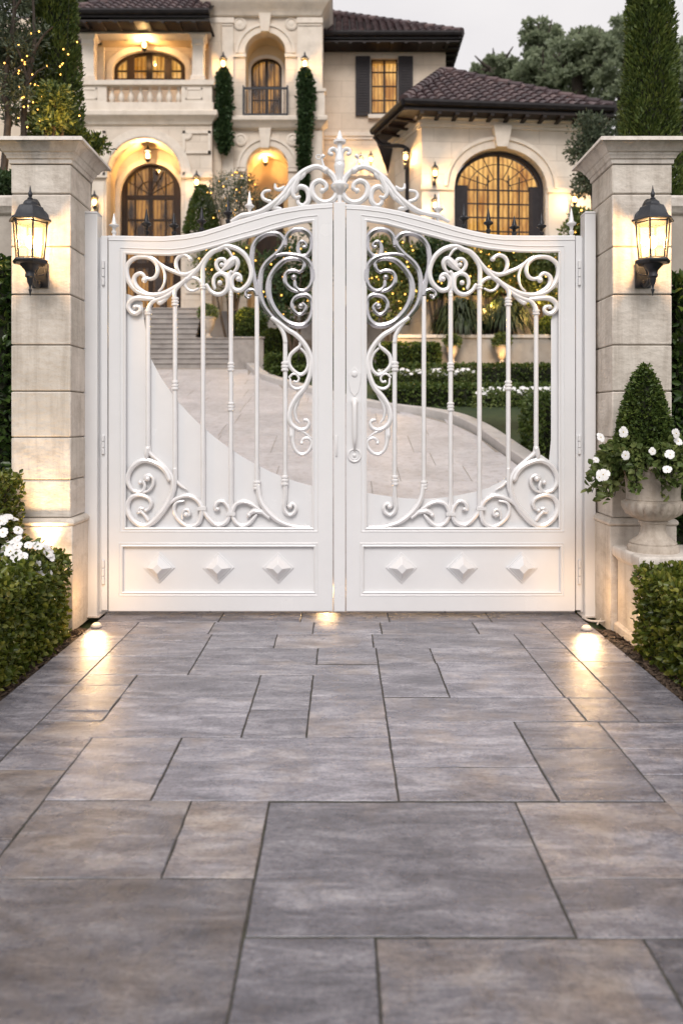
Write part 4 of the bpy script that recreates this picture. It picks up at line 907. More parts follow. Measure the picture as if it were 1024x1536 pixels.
for k in range(8):
    x = PX(166+k*14.4, Yb); z0, z1 = PZ(154, Yb), PZ(126, Yb); hh = z1-z0
    MB().lathe([(.085, 0), (.085, .06*hh), (.05, .1*hh), (.075, .18*hh), (.105, .32*hh), (.085, .48*hh), (.045, .66*hh), (.04, .8*hh), (.065, .86*hh), (.05, .9*hh), (.08, .94*hh), (.08, hh)], (x, Yb+.17, z0), 12).build('baluster', M['trim'], bal)
for a, b in ((122, 141), (288, 305)):
    m = MB(); w = PX(b, YP)-PX(a, YP); x0 = PX(a, YP); z0 = PZ(120, YP); z1 = PZ(50, YP)
    m.rings([(.05, z0), (.05, z0+.12), (.01, z0+.16), (0, z0+.2), (-.015, z1-.4), (.0, z1-.36), (.03, z1-.33), (.0, z1-.3), (0, z1-.18), (.05, z1-.1), (.08, z1-.05), (.08, z1)], x0, x0+w, YP+.02, YP+.4)
    m.build('column', M['trim'], ho, smooth=20)
m = MB(); m.rect(119, 316, 35, 50.5, YP, .45); m.rect(117, 318, 35, 39, YP-.06, .1); m.rect(141, 290, 48, 50.5, YP-.02, .04); m.build('loggia_beam', M['trim'], ho, smooth=0)
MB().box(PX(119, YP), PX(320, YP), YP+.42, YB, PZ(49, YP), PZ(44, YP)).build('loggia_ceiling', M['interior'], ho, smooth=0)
m = MB(); band_arch(m, 224, 103, 55, 28, 9, YB-.05, .08, 121); m.rect(143, 156, 70, 122, YB-.12, .14); m.build('window_surround', M['trim'], ho, smooth=0)
MB().box(PX(316, YP)-.02, PX(318, YP)+.25, YP+.3, YB, 2.5, PZ(28, YP)).build('wall', M['house2'], ho, smooth=0)
window(224, 76, 121, 54, YB+.12, 103, [(196, 11), (224, 9), (252, 11)], [(106, 2)], 6, ry=27)
# porch vault and door
m = MB(); n = 18; vs = []
for i in range(n+1):
    a = math.pi*(1-i/n); x = PX(216+56.3*math.cos(a), YP); z = PZ(263-56.3*math.sin(a), YP); vs += [(x, YP+.4, z), (x, YB, z)]
m.add(vs, [(2*i, 2*i+1, 2*i+3, 2*i+2) for i in range(n)])
for s in (-1, 1):
    x = PX(216+s*56.3, YP); m.box(*sorted((x, x+s*.08)), YP+.4, YB, HB-.1, PZ(263, YP))
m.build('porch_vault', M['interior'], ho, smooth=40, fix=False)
m = MB(); band_arch(m, 226, 291, 46, 46, 7, YB-.04, .06, 468); m.build('door_surround', M['trim'], ho, smooth=0)
dw = window(226, 245, 468, 45.5, YB+.15, 291, [(226, 7), (203, 2.5), (249, 2.5), (188, 7), (264, 7)], [(296, 7), (330, 3), (364, 3), (398, 8)], 6, mat='dim', name='door')
m = MB()
for k in range(1, 6): a = math.pi*k/6; m.tube([P(226, 292, YB+.17), P(226+40*math.cos(a), 292-40*math.sin(a), YB+.17)], .02, 5)
m.tube([P(226+20*math.cos(math.pi*i/10), 292-20*math.sin(math.pi*i/10), YB+.17) for i in range(11)], .018, 5)
m.build('fanlight_bars', M['timber'], dw)
# ---- tower (front Y 26)
YT = 26.0
wallplate([(PX(313, YT), 2.5), (PX(484, YT), 2.5), (PX(484, YT), PZ(-40, YT)), (PX(313, YT), PZ(-40, YT))],
          [arch(398, 79, 30, 31, 174, YT), arch(401, 251, 31, 31, 468, YT)], YT, .4)
for x in (313, 484): 
    a = PX(x, YT); MB().box(min(a, a+(.3 if x < 400 else -.3)), max(a, a+(.3 if x < 400 else -.3)), YT+.4, YT+5, 2.5, PZ(-40, YT)).build('wall', M['house'], ho, smooth=0)
m = MB()
for (cy, r, q, bt) in ((79, 30, 398, None), (251, 31, 401, None)):
    band_arch(m, q, cy, r+1, r+1, 14, YT-.06, .08, bt); band_arch(m, q, cy, r+11, r+11, 4, YT-.1, .05)
for (q, t, b) in ((398, 24, 50), (398, 195, 224)):
    x0, x1, x2, x3 = PX(q-9, YT), PX(q+9, YT), PX(q+6, YT), PX(q-6, YT)
    m.hexa([(x3, YT-.16, PZ(b, YT)), (x2, YT-.16, PZ(b, YT)), (x2, YT, PZ(b, YT)), (x3, YT, PZ(b, YT)), (x0, YT-.2, PZ(t, YT)), (x1, YT-.2, PZ(t, YT)), (x1, YT, PZ(t, YT)), (x0, YT, PZ(t, YT))])
for a, b in ((314, 350), (446, 483)):
    m.rect(a, b, 26, 178, YT-.07, .08); m.rect(a-1, b+1, 26, 34, YT-.12, .08); m.rect(a+1, b-1, 36, 38, YT-.1, .06); m.rect(a, b, 196, 300, YT-.06, .07)
for a, b in ((350, 369), (427, 446), (352, 370), (432, 448)):
    y = 80 if a in (350, 427) else 252; m.rect(a, b, y, y+5, YT-.06, .08)
for a, y in ((360, 36), (437, 36), (361, 210), (439, 210)): m.lathe([(.18, 0), (.21, .035), (.15, .055), (.12, .03), (.06, .05)], (PX(a, YT), YT, PZ(y, YT)), 16, axis='y')
m.build('archivolt', M['trim'], ho, smooth=30)
m = MB(); zc = PZ(196, YT); m.rings([(-.1, zc), (-.02, zc+.04), (.02, zc+.1), (.1, zc+.2), (.15, zc+.24), (.16, zc+.36), (.13, zc+.39)], PX(318, YT), PX(484, YT), YT-.16, YT+.3); m.build('belt_cornice', M['trim'], ho, bevel=.015)
m = MB(); zc = PZ(27, YT); m.rings([(-.02, zc), (.03, zc+.05), (.05, zc+.12), (.12, zc+.2), (.24, zc+.34), (.3, zc+.42), (.31, zc+.62), (.36, zc+.68), (.36, zc+.9)], PX(315, YT), PX(482, YT), YT-.12, YT+4); m.build('crown_cornice', M['trim'], ho, bevel=.02)
MB().rect(447, 487, 137, 178, YT-.12, .3).rect(445, 489, 132, 137, YT-.16, .36).build('parapet_block', M['trim'], ho, smooth=0, bevel=.01)
MB().rect(318, 345, 135, 178, YT-.12, .3).build('parapet_block', M['trim'], ho, smooth=0, bevel=.01)
for (q, cy, r, bt, Yd) in ((398, 79, 30.3, 175, .9), (401, 251, 31.3, 469, 1.3)):   # recesses
    m = MB(); vs = []
    for i in range(n+1):
        a = math.pi*(1-i/n); x = PX(q+r*math.cos(a), YT); z = PZ(cy-r*math.sin(a), YT); vs += [(x, YT+.36, z), (x, YT+Yd, z)]
    m.add(vs, [(2*i, 2*i+1, 2*i+3, 2*i+2) for i in range(n)])
    for s in (-1, 1): x = PX(q+s*r, YT); m.box(*sorted((x, x+s*.08)), YT+.36, YT+Yd, PZ(bt, YT), PZ(cy, YT))
    m.box(PX(q-r-3, YT), PX(q+r+3, YT), YT+.3, YT+Yd+.4, PZ(bt+2, YT), PZ(bt, YT))
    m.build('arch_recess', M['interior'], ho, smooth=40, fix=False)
Yq = YT+.9
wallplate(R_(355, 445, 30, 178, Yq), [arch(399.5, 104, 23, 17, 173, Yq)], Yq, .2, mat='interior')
m = MB(); band_arch(m, 399.5, 104, 23, 17, 5, Yq-.04, .05, 173); m.build('door_surround', M['trim'], ho, smooth=0)
window(399.5, 87, 173, 23, Yq+.08, 104, [(399.5, 4), (388, 1.2), (411, 1.2)], [(130, 2), (150, 1.5)], 3, mat='dim', name='door', ry=17)  # low amber emission stands for warm lamps reflected in the door glass
Yq2 = YT+1.3
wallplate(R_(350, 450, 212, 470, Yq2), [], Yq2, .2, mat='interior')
MB().rect(383, 425, 300, 468, Yq2-.04, .03).build('door', M['timber'], ho)
m = MB(); Yr = YT-.2
m.rect(365, 431, 130.5, 133.5, Yr, .05); m.rect(365, 431, 170, 173, Yr, .05)
for k in range(17): x = PX(366+k*4, Yr); m.box(x-.012, x+.012, Yr+.01, Yr+.034, PZ(171, Yr), PZ(132, Yr))
for s in (365, 431): x = PX(s, Yr); m.box(x-.02, x+.02, Yr, YT, PZ(133.5, Yr), PZ(131, Yr)); m.box(x-.02, x+.02, Yr, YT, PZ(173, Yr), PZ(170, Yr)); m.box(x-.025, x+.025, Yr-.01, Yr+.06, PZ(174, Yr), PZ(128, Yr))
m.build('iron_railing', M['steel'], ho, smooth=0)
# ---- right main block (front Y 27.5)
YR = 27.5
wallplate([(PX(470, YR), 2.5), (PX(668, YR), 2.5), (PX(668, YR), PZ(56, YR)), (PX(470, YR), PZ(56, YR))], [R_(556, 596, 88, 171, YR)], YR, .4, mat='house2')
a = PX(668, YR); MB().box(a-.4, a, YR+.4, YR+8, 2.5, PZ(56, YR)).build('wall', M['house2'], ho, smooth=0)
window(576, 88, 171, 20, YR+.1, None, [(576, 3)], [(108, 1.6), (129, 1.6), (150, 1.6)], 2.5)
for a, b in ((533, 555), (597, 619)):
    m = MB(); m.rect(a, b, 84, 173, YR-.09, .06); s = m
    for k in range(20): y = 89+k*4; s.rect(a+3, b-3, y, y+2.4, YR-.105, .03)
    s.build('shutter', M['shutter'], ho, smooth=0)
MB().rect(552, 600, 171, 177, YR-.15, .2).build('window_sill', M['trim'], ho, bevel=.01)
for q in ((484, 669, 198, 204, 204, 209), (484, 668, 56, 66, 66, 70), (484, 640, 258, 264, 264, 267)): MB().rect(q[0], q[1], q[2], q[3], YR-.08, .1).rect(q[0], q[1], q[4], q[5], YR-.04, .06).build('belt_course', M['trim'], ho, smooth=0, bevel=.01)
# ---- wing: quadrilateral plan, front turned a little
W0 = Vector((2.06, 20.6, 0)); wd = Vector((math.cos(rad(4.7)), math.sin(rad(4.7)), 0)); wn = Vector((-wd.y, wd.x, 0))
zt_ = PZ(171, 20.6)
def TW(u, y, z): p = W0+wd*u+wn*y; return (p.x, p.y, z)
def up2u(px): k = (px-512)/F; return (k*W0.y-W0.x)/(wd.x-k*wd.y)       # where a sight line meets the wing front
uc, hwid = up2u(750), (up2u(817)-up2u(683))/2
zs = PZ(285, 20.95); ryw = PZ(228, 20.95)-zs
def warch(hw_, ry_, bot, n=22): return [(uc-hw_, bot)]+[(uc+hw_*math.cos(math.pi*(1-i/n)), zs+ry_*math.sin(math.pi*(1-i/n))) for i in range(n+1)]+[(uc+hw_, bot)]
WL = 4.75
wallplate([(0, 2.0), (WL, 2.0), (WL, zt_), (0, zt_)], [warch(hwid+.02, ryw+.02, 4.7)], 0, .4, T=TW)
def warc(mb, hw_, ry_, w, y, d, bot=None, n=22):
    o = [(uc+(hw_+w)*math.cos(math.pi*(1-i/n)), zs+(ry_+w)*math.sin(math.pi*(1-i/n))) for i in range(n+1)]
    i_ = [(uc+hw_*math.cos(math.pi*(1-i/n)), zs+ry_*math.sin(math.pi*(1-i/n))) for i in range(n+1)]
    for k in range(n):
        q = [o[k], o[k+1], i_[k+1], i_[k]]; mb.hexa([TW(x, y, z) for x, z in q]+[TW(x, y+d, z) for x, z in q])
m = MB(); warc(m, hwid+.03, ryw+.03, .2, -.06, .08); warc(m, hwid+.23, ryw+.23, .09, -.1, .12)
def wbox(mb, u0, u1, y0, y1, z0, z1): mb.hexa([TW(u0, y0, z0), TW(u1, y0, z0), TW(u1, y1, z0), TW(u0, y1, z0), TW(u0, y0, z1), TW(u1, y0, z1), TW(u1, y1, z1), TW(u0, y1, z1)])
for a, b in ((-.03, uc-hwid-.05), (uc+hwid+.05, WL+.03)): wbox(m, a, b, -.07, .02, zs-.1, zs+.02); wbox(m, a+.03, b, -.03, .02, 3.5, zs-.1)
z1 = zs+ryw
m.hexa([TW(uc-.14, -.2, z1+.02), TW(uc+.14, -.2, z1+.02), TW(uc+.14, 0, z1+.02), TW(uc-.14, 0, z1+.02), TW(uc-.24, -.24, z1+.55), TW(uc+.24, -.24, z1+.55), TW(uc+.24, 0, z1+.55), TW(uc-.24, 0, z1+.55)])
for (z, o, h_) in ((zt_-.34, .05, .08), (zt_-.26, .1, .1), (zt_-.16, .2, .18)): wbox(m, -o, WL+o, -o, .02, z, z+h_)
m.build('archivolt', M['trim'], ho, smooth=0)
sd = Vector((-.33, .944, 0))                       # left side wall direction
def TS(u, y, z): p = W0+sd*u+Vector((.944, .33, 0))*y; return (p.x, p.y, z)
MB().hexa([TS(0, 0, 2), TS(1.75, 0, 2), TS(1.75, .35, 2), TS(0, .35, 2), TS(0, 0, zt_), TS(1.75, 0, zt_), TS(1.75, .35, zt_), TS(0, .35, zt_)]).build('wall', M['house'], ho, smooth=0)
m = MB()
for (z, o, h_) in ((zt_-.34, .05, .08), (zt_-.26, .1, .1), (zt_-.16, .2, .18)): m.hexa([TS(-.02, -o, z), TS(1.8, -o, z), TS(1.8, .02, z), TS(-.02, .02, z), TS(-.02, -o, z+h_), TS(1.8, -o, z+h_), TS(1.8, .02, z+h_), TS(-.02, .02, z+h_)])
m.build('side_cornice', M['trim'], ho, smooth=0)
p1 = Vector(TS(1.75, 0, 0)); MB().box(p1.x, p1.x+.35, p1.y, YR, 2, zt_).build('wall', M['house2'], ho, smooth=0)
MB().hexa([TW(WL-.35, .4, 2), TW(WL, .4, 2), TW(WL, 6.5, 2), TW(WL-.35, 6.5, 2), TW(WL-.35, .4, zt_), TW(WL, .4, zt_), TW(WL, 6.5, zt_), TW(WL-.35, 6.5, zt_)]).build('wall', M['house'], ho, smooth=0)
# wing window
wm = MB().plate(warch(hwid, ryw, 4.7), [warch(hwid-.09, ryw-.09, 4.8)], .16, .26, TW)
for s in (-1, 1): wbox(wm, *sorted((uc+s*hwid, uc+s*(hwid-.36))), .17, .25, 4.72, zs+.1)
for x in (-.56, -.28, 0, .28, .56): wbox(wm, uc+x-(.03 if x == 0 else .013), uc+x+(.03 if x == 0 else .013), .18, .24, 4.78, zs+ryw*math.sqrt(1-(x/hwid)**2)*(.98 if x == 0 else .4 if x else 1))
for k in range(6): wbox(wm, uc-hwid+.3, uc+hwid-.3, .185, .235, zs-.02-k*.36, zs+.01-k*.36)
for k in range(1, 8): a = math.pi*k/8; wm.tube([TW(uc+.3*math.cos(a), .2, zs+.3*math.sin(a)), TW(uc+(hwid-.06)*math.cos(a), .2, zs+(ryw-.06)*math.sin(a))], .013, 5)
for f_ in (.3, .68): wm.tube([TW(uc+(hwid*f_)*math.cos(math.pi*i/14), .2, zs+(ryw*f_)*math.sin(math.pi*i/14)) for i in range(15)], .012, 5)
ww = wm.build('window', M['shutter'], ho, smooth=0)
MB().plate(warch(hwid-.02, ryw-.02, 4.7), [], .2, .206, TW).build('pane', M['wglass'], ww, smooth=0)
MB().plate(warch(hwid-.02, ryw-.02, 4.7), [], .5, .52, TW).build('lit_backing', M['lit'], ww, smooth=0)
# ---- roofs
def roof_plane(mb, ms, a, b, c, d, pu=.26, pv=.40):
    """a-b eave left to right, c-d top (right, left); c may equal d"""
    a, b, c, d = (Vector(v) for v in (a, b, c, d)); U = (b-a).normalized(); Nn = U.cross(d-a if (d-a).length else c-a).normalized()
    if Nn.z < 0: Nn = -Nn
    V = Nn.cross(U); V = V if V.z > 0 else -V
    ms.add([a-Nn*.04, b-Nn*.04, c-Nn*.04, d-Nn*.04], [(0, 1, 2, 3)])
    vl = (d-a).dot(V); ud, ucc, ub = (d-a).dot(U), (c-a).dot(U), (b-a).dot(U)
    j = 0
    while j*pv < vl:
        v0 = j*pv; v1 = min(v0+pv*1.15, vl); tm = min(1, (v0+v1)/2/vl); ul, ur = ud*tm, ub+(ucc-ub)*tm
        k = math.ceil(ul/pu)
        while k*pu <= ur:
            uu = k*pu; vs = []; jt = random.uniform(-.012, .012)
            for (v, lift, r) in ((v0+jt, .035, .115), (v1, .0, .10)):
                for i in range(6): an = math.pi*i/5; vs.append(a+U*(uu-r*math.cos(an))+V*v+Nn*(lift+r*.85*math.sin(an)))
            mb.add(vs, [(i, i+1, i+7, i+6) for i in range(5)]+[tuple(range(6))]); k += 1
        j += 1
def roof(name, planes, hips, eaves, soffit, zs_):
    mb, ms = MB(), MB()
    for q in planes: roof_plane(mb, ms, *q)
    r = ms.build('roof', M['fascia'], ho, smooth=0, fix=False)
    mb.build('tiles', M['tile'], r, smooth=60, fix=False)
    h = MB()
    for a, b in hips:
        a, b = Vector(a), Vector(b); n_ = max(2, int((b-a).length/.4))
        for i in range(n_): p, q = a.lerp(b, i/n_), a.lerp(b, (i+1.12)/n_); h.tube([p+Vector((0, 0, .05)), q+Vector((0, 0, .025))], [.14, .115], 8)
    h.build('ridge_tiles', M['tile'], r)
    g = MB()
    for a, b in eaves:
        a, b = Vector(a), Vector(b); g.tube([a, b], .1, 8); dn = Vector((0, 0, -.16)); t = (b-a).normalized(); o = Vector((t.y, -t.x, 0))*-.03
        g.hexa([a+dn+o, b+dn+o, b+dn+o*3, a+dn+o*3, a+o, b+o, b+o*3, a+o*3])
    g.build('gutter', M['gutter'], r)
    s = MB(); n_ = len(soffit); s.add([(x, y, zs_) for x, y in soffit]+[(x, y, zs_+.05) for x, y in soffit], [tuple(range(n_))[::-1], tuple(range(n_, 2*n_))]+[(i, (i+1) % n_, n_+(i+1) % n_, n_+i) for i in range(n_)])
    s.build('soffit', M['fascia'], r, smooth=0)
    for a, b in eaves:
        a, b = Vector(a), Vector(b); t = (b-a).normalized(); o = Vector((-t.y, t.x, 0)); nn = int((b-a).length/.45)
        for i in range(1, nn):
            p = a.lerp(b, i/nn); q = p+o*.6; k = t*.05
            MB().hexa([(v.x+w.x, v.y+w.y, z) for z in (zs_-.07, zs_-.01) for v, w in ((p, -k), (p, k), (q, k), (q, -k))]).build('rafter', M['fascia'], r, smooth=0)
# left portico roof
ze = PZ(17, 24.75); a = (PX(103, 24.75), 24.75, ze); b = (PX(314, 24.75), 24.75, ze)
c = (PX(314, 24.75), 29.0, ze+3.2); d = (a[0]+3.4, 29.0, ze+3.2); e = (a[0], 31, ze)
roof('roof', [(a, b, c, d), (e, a, d, (d[0], 31, d[2]))], [(a, d)], [(a, b), (e, a)], [(a[0]+.05, 24.8), (b[0], 24.8), (b[0], 27), (a[0]+.05, 27)], ze-.28)
# lower roof at the far left
ze = PZ(72, 26.2); a = (-15, 26.0, ze); b = (PX(126, 26.0), 26.0, ze)
roof('roof', [(a, b, (b[0], 29.5, ze+2.6), (-15, 29.5, ze+2.6))], [], [(a, b)], [(-15, 26.05), (b[0], 26.05), (b[0], 27), (-15, 27)], ze-.26)
# right block roof
Ye = 26.7; ze = PZ(50, Ye); b = (PX(692, Ye), Ye, ze); a = (PX(484, Ye), Ye, ze); c = (b[0]-4.6, Ye+4.6, ze+3.0); d = (a[0]-.0, Ye+4.6, ze+3.0)
if c[0] < a[0]: c = (a[0]+.02, Ye+4.6, ze+3.0)
f_ = (b[0], Ye+9, ze)
roof('roof', [(a, b, c, d), (b, f_, (c[0], Ye+9, c[2]), c)], [(b, c)], [(a, b), (b, f_)], [(a[0], Ye+.05), (b[0]-.05, Ye+.05), (b[0]-.05, Ye+9), (PX(668, YR)-.1, Ye+9), (PX(668, YR)-.1, YR+.3), (a[0], YR+.3)], ze-.26)
# wing roof
A = Vector((1.56, 19.98, PZ(153, 20))); B = Vector((6.95, 20.45, A.z)); D = Vector((.86, 22.05, A.z)); T_ = Vector((PX(665, 24.0), 24.0, PZ(108, 24.0))); Tb = Vector((3.3, 28, T_.z)); C2 = Vector((7.4, 28, A.z)); D2 = Vector((1.9, 28, A.z))
roof('roof', [(A, B, T_, T_), (B, C2, Tb, T_)], [(A, T_), (B, T_)], [(A, B), (B, C2), (D, A)], [(A.x, A.y), (B.x, B.y), (C2.x, C2.y), (2.6, 22.6), (D.x, D.y)][::1], A.z-.2)
mb, ms = MB(), MB(); ms.add([D, A, T_, Tb, (1.75, 27.4, A.z)], [(0, 1, 2), (0, 2, 3, 4)]); ms.build('roof', M['tile'], ho, smooth=0, fix=False)
# downpipe on the wing corner
MB().curve([(D.x+.05, D.y-.1, A.z-.2), (D.x+.3, D.y-.2, A.z-.45), (1.72, 21.2, A.z-.75), (1.74, 21.3, A.z-1.4), (1.74, 21.3, 4)], .05, 8).build('downpipe', M['gutter'], ho)
# ---- terrace and stairs
MB().box(-14, PX(300, 24.3), 24.4, 32, 2.5, HB).box(PX(300, 24.3), 2.5, 24.9, 32, 2.5, HB-.02).build('terrace', M['stair'], ho, smooth=0, bevel=.01)
st = thing('stone_staircase', 'broad flight of stone steps climbing from the drive to the lit door', 'staircase', (-6, 22, 2.9))
ns = 6; y0 = 22.0; z0 = 2.9
zmid = PZ(507, 23.1)
m = MB()
for k in range(ns):
    r_ = (zmid-z0)/ns; t_ = .2; yy = y0+k*t_*1.0
    m.box(-10.5, PX(352, 22.5), yy, 23.2+.2, z0-.3, z0+r_*(k+1)-.035); m.box(-10.52, PX(352, 22.5)+.02, yy-.03, yy+.3, z0+r_*(k+1)-.035, z0+r_*(k+1))
m.build('lower_flight', M['stair'], st, smooth=0, bevel=.006)
m = MB(); r_ = (HB-zmid)/6
for k in range(6):
    yy = 23.25+k*.2; m.box(-10.5, PX(299, 23.8), yy, 24.5, zmid-.3, zmid+r_*(k+1)-.035); m.box(-10.52, PX(299, 23.8)+.02, yy-.03, yy+.3, zmid+r_*(k+1)-.035, zmid+r_*(k+1))
m.build('upper_flight', M['stair'], st, smooth=0, bevel=.006)
MB().box(PX(352, 22.5)+.01, PX(398, 22.5), 22.0, 23.3, 2.7, PZ(508, 22)).box(PX(350, 22.5), PX(400, 22.5), 21.97, 23.3, PZ(508, 22), PZ(505, 22)).build('cheek_wall', M['stair'], st, smooth=0, bevel=.01)
MB().box(PX(299, 23.8)+.01, -.5, 23.35, 24.95, 2.6, zmid-.02).build('landing', M['stair'], st, smooth=0)
# ---- house lanterns
def sconce(name, lab, hang, group):
    r = thing(name, lab, 'lantern', (0, 0, 0), group)
    m = MB(); m.lathe([(.15, .12), (.16, .13), (.12, .2), (.05, .27), (.03, .3), (.035, .34), (.004, .42)], n=8); m.build('roof', M['lamp_iron'], r, smooth=20)
    m = MB()
    for k in range(4):
        a = math.pi*(k/2+.25); m.tube([(.135*math.cos(a), .135*math.sin(a), .12), (.09*math.cos(a), .09*math.sin(a), -.2)], .012, 5)
    m.lathe([(.02, -.3), (.06, -.25), (.1, -.21), (.1, -.19)], n=8)
    if hang: m.tube([(0, 0, .4), (0, 0, hang)], .012, 6)
    else: m.curve([(0, .24, -.3), (0, .2, -.36), (0, .06, -.34), (0, 0, -.27)], .02, 6); m.box(-.06, .06, .22, .25, -.45, .0)
    m.build('cage', M['lamp_iron'], r)
    m = MB(); m.lathe([(.085, -.19), (.128, .118)], n=4); m.build('glass', M['glass'], r, smooth=0)
    MB().ball((0, 0, -.03), .075, 10, 7, 1.3).build('bulb', M['bulb_far'], r)
    return r
LP = [  # photo x, y of the glowing body, distance, hang, watts, label
 (217, 66, 26.0, .62, 95, 'lit hanging lantern in the upper left balcony loggia'),
 (222, 232, 26.0, .5, 90, 'lit hanging lantern under the main porch arch'),
 (398, 238, 26.9, .6, 38, 'lit hanging lantern in the small tower arch beside the porch'),
 (335, 94, YT-.35, 0, 40, 'lit wall lantern left of the upper tower door above the ivy'),
 (457, 94, YT-.35, 0, 40, 'lit wall lantern right of the upper tower door above the ivy'),
 (295, 272, YP-.3, 0, 34, 'lit wall lantern right of the porch arch'),
 (142, 302, YP-.3, 0, 34, 'lit wall lantern left of the porch arch beside the left gate pillar'),
 (541, 240, YR-.3, 0, 40, 'lit wall lantern just right of the gate finial, left of a pair'),
 (556, 238, YR-.3, 0, 36, 'lit wall lantern just right of the gate finial, right of a pair'),
 (608, 234, 21.0, 0, 30, 'lit wall lantern under the downpipe at the wing corner'),
 (652, 258, 20.35, 0, 26, 'lit wall lantern on the wing front left of its arched window'),
 (652, 306, 20.35, 0, 24, 'lit low wall lantern behind the grey spike right of the crest'),
 (861, 297, 20.6, 0, 34, 'lit wall lantern on the wing right of its arched window')]
proto = {}
for (qx, qy, Y, hang, w, lab) in LP:
    key = bool(hang)
    if key not in proto:
        o = proto[key] = sconce('hanging_lantern' if hang else 'house_lantern', lab, hang, 'lanterns on the villa')
    else: o = copy_tree(proto[key])
    o['label'] = lab; o.location = P(qx, qy, Y); o.scale = (.85,)*3 if hang else (.66,)*3 if qx > 500 else (.85,)*3
    q = P(qx, qy, Y); point((q.x, q.y-.02, q.z-.04), w*(11 if hang else 4.2), .06, (1, .62, .26))
# ================================================================== GARDEN BEHIND THE GATE
def ghedge(lab, dims, N, L=.07, W=.048, mat='topiary'):
    return box_hedge('garden_hedge', lab, dims, N, L, W, mat, 'clipped hedges in the garden', inn=.06, out=.02, bump=.02, inset=.08)
ghedge('near garden hedge block beside the drive behind the right gate bars', (2.72, 6.2, 10.9, 12.2, tz(10.9)-.1, 1.80), 9000)
ghedge('long low garden hedge along the far kerb behind the right gate leaf', (.75, 6.5, 15.95, 16.9, tz(16)-.1, 2.17), 8000)
ghedge('garden hedge behind the white flower border, in front of the retaining wall', (1.2, 7.0, 18.2, 19.0, tz(18.2)-.1, 2.74), 6000)
ghedge('dark garden hedge at the left end of the retaining wall', (.75, 2.35, 19.15, 19.45, tz(19)-.1, 3.3), 4500)
ghedge('low garden hedge by the white kerb corner behind the left gate leaf', (-1.72, -.2, 19.6, 20.3, tz(19.6)-.1, 2.76), 4500)
ghedge('middle garden hedge tier right of the stairs', (-1.95, -.1, 20.6, 21.3, tz(20.6)-.1, 3.16), 4500)
def ball_bush(lab, c, r, N, mat='topiary', L=.07, W=.05, sq=.9):
    t = thing('ball_bush', lab, 'bush', (c[0], c[1], c[2]-r*sq), 'round clipped bushes')
    MB().ball(c, r*.82, 14, 9, sq).build('shade_core', M['core_twig'], t)  # dark solid ball painted as the shaded inside of the bush
    p, n = ell_pts(c, (r, r, r*sq), N, .14); leaf_obj('foliage', M[mat], p, n, L, W, t); return t
ball_bush('round dark bush above the stair cheek wall', tuple(P(374, 487, 23.9)), .52, 3500)
ball_bush('round dark bush right of the stair cheek wall, above the hedge tiers', tuple(P(414, 520, 22.6)), .55, 3500)
ball_bush('round bush at the right end of the retaining wall', tuple(P(826, 500, 19.9)), .45, 2600)
def flower_border(lab, x0, x1, y0, y1, z, nf, s):
    t = thing('flower_border', lab, 'flower bed', ((x0+x1)/2, (y0+y1)/2, z-.25), 'white flower borders')
    p, n = box_pts(x0, x1, y0, y1, z-.3, z-.02, 2500, inn=.1, faces='xXyZ'); leaf_obj('foliage', M['trailing'], p, n, .06, .04, t)
    f, mc = MB(), MB()
    for k in range(nf): flower(f, mc, Vector((random.uniform(x0, x1), random.uniform(y0-.03, y1), z+random.uniform(-.08, .05))), (random.uniform(-.4, .4), -.7, .9), s)
    tag(f.build('blossom', M['petal'], t, smooth=60, fix=False), kind='stuff')
flower_border('white flower border on top of the near right hedge line', 2.3, 5.6, 13.2, 14.0, PZ(585, 13.5), 130, .05)
flower_border('white flower border between the two long garden hedges', .7, 2.9, 17.3, 17.9, PZ(557, 17.5), 90, .05)
flower_border('white flower border low before the far dark hedge', .4, 1.6, 19.3, 19.8, PZ(548, 19.5), 50, .05)
rw = thing('retaining_wall', 'low stone retaining wall carrying pots and cycads behind the garden hedges', 'wall', (4, 19.7, 2.5))
MB().box(1.3, 9, 19.5, 19.9, 2.3, PZ(508, 19.5)).build('wall_body', M['wall'], rw); MB().rings([(.0, 0), (.04, .02), (.04, .09), (.02, .1)], 1.3, 9, 19.5, 19.9).build('coping', M['cap'], rw).location.z += PZ(508, 19.5)
def pot(lab, px, py, Y, s):
    c = P(px, py, Y); t = thing('lit_pot', lab, 'pot', c, 'pots by the retaining wall')
    MB().lathe([(.16*s, 0), (.18*s, .04*s), (.1*s, .1*s), (.08*s, .2*s), (.16*s, .3*s), (.24*s, .5*s), (.27*s, .7*s), (.3*s, .72*s), (.3*s, .78*s), (.24*s, .78*s)], tuple(c), 20).build('pot_body', M['urn'], t)
    p, n = ell_pts((c.x, c.y, c.z+.95*s), (.36*s, .36*s, .3*s), 700, .6); leaf_obj('foliage', M['trailing'], p, n, .07, .045, t); return c
for (lab, px, py, Y, s) in (('lit stone pot on the right, in front of the retaining wall', 752, 548, 19.2, .62), ('lit stone pot in front of the retaining wall, behind the middle gate bars', 678, 545, 19.2, .55), ('stone pot with pale plant on the stair landing pedestal', 312, 508, 23.25, .8)):
    c = pot(lab, px, py, Y, s)
    if px > 400: point((c.x-.05, c.y-.3, c.z+.2), 5, .05, (1, .58, .18))
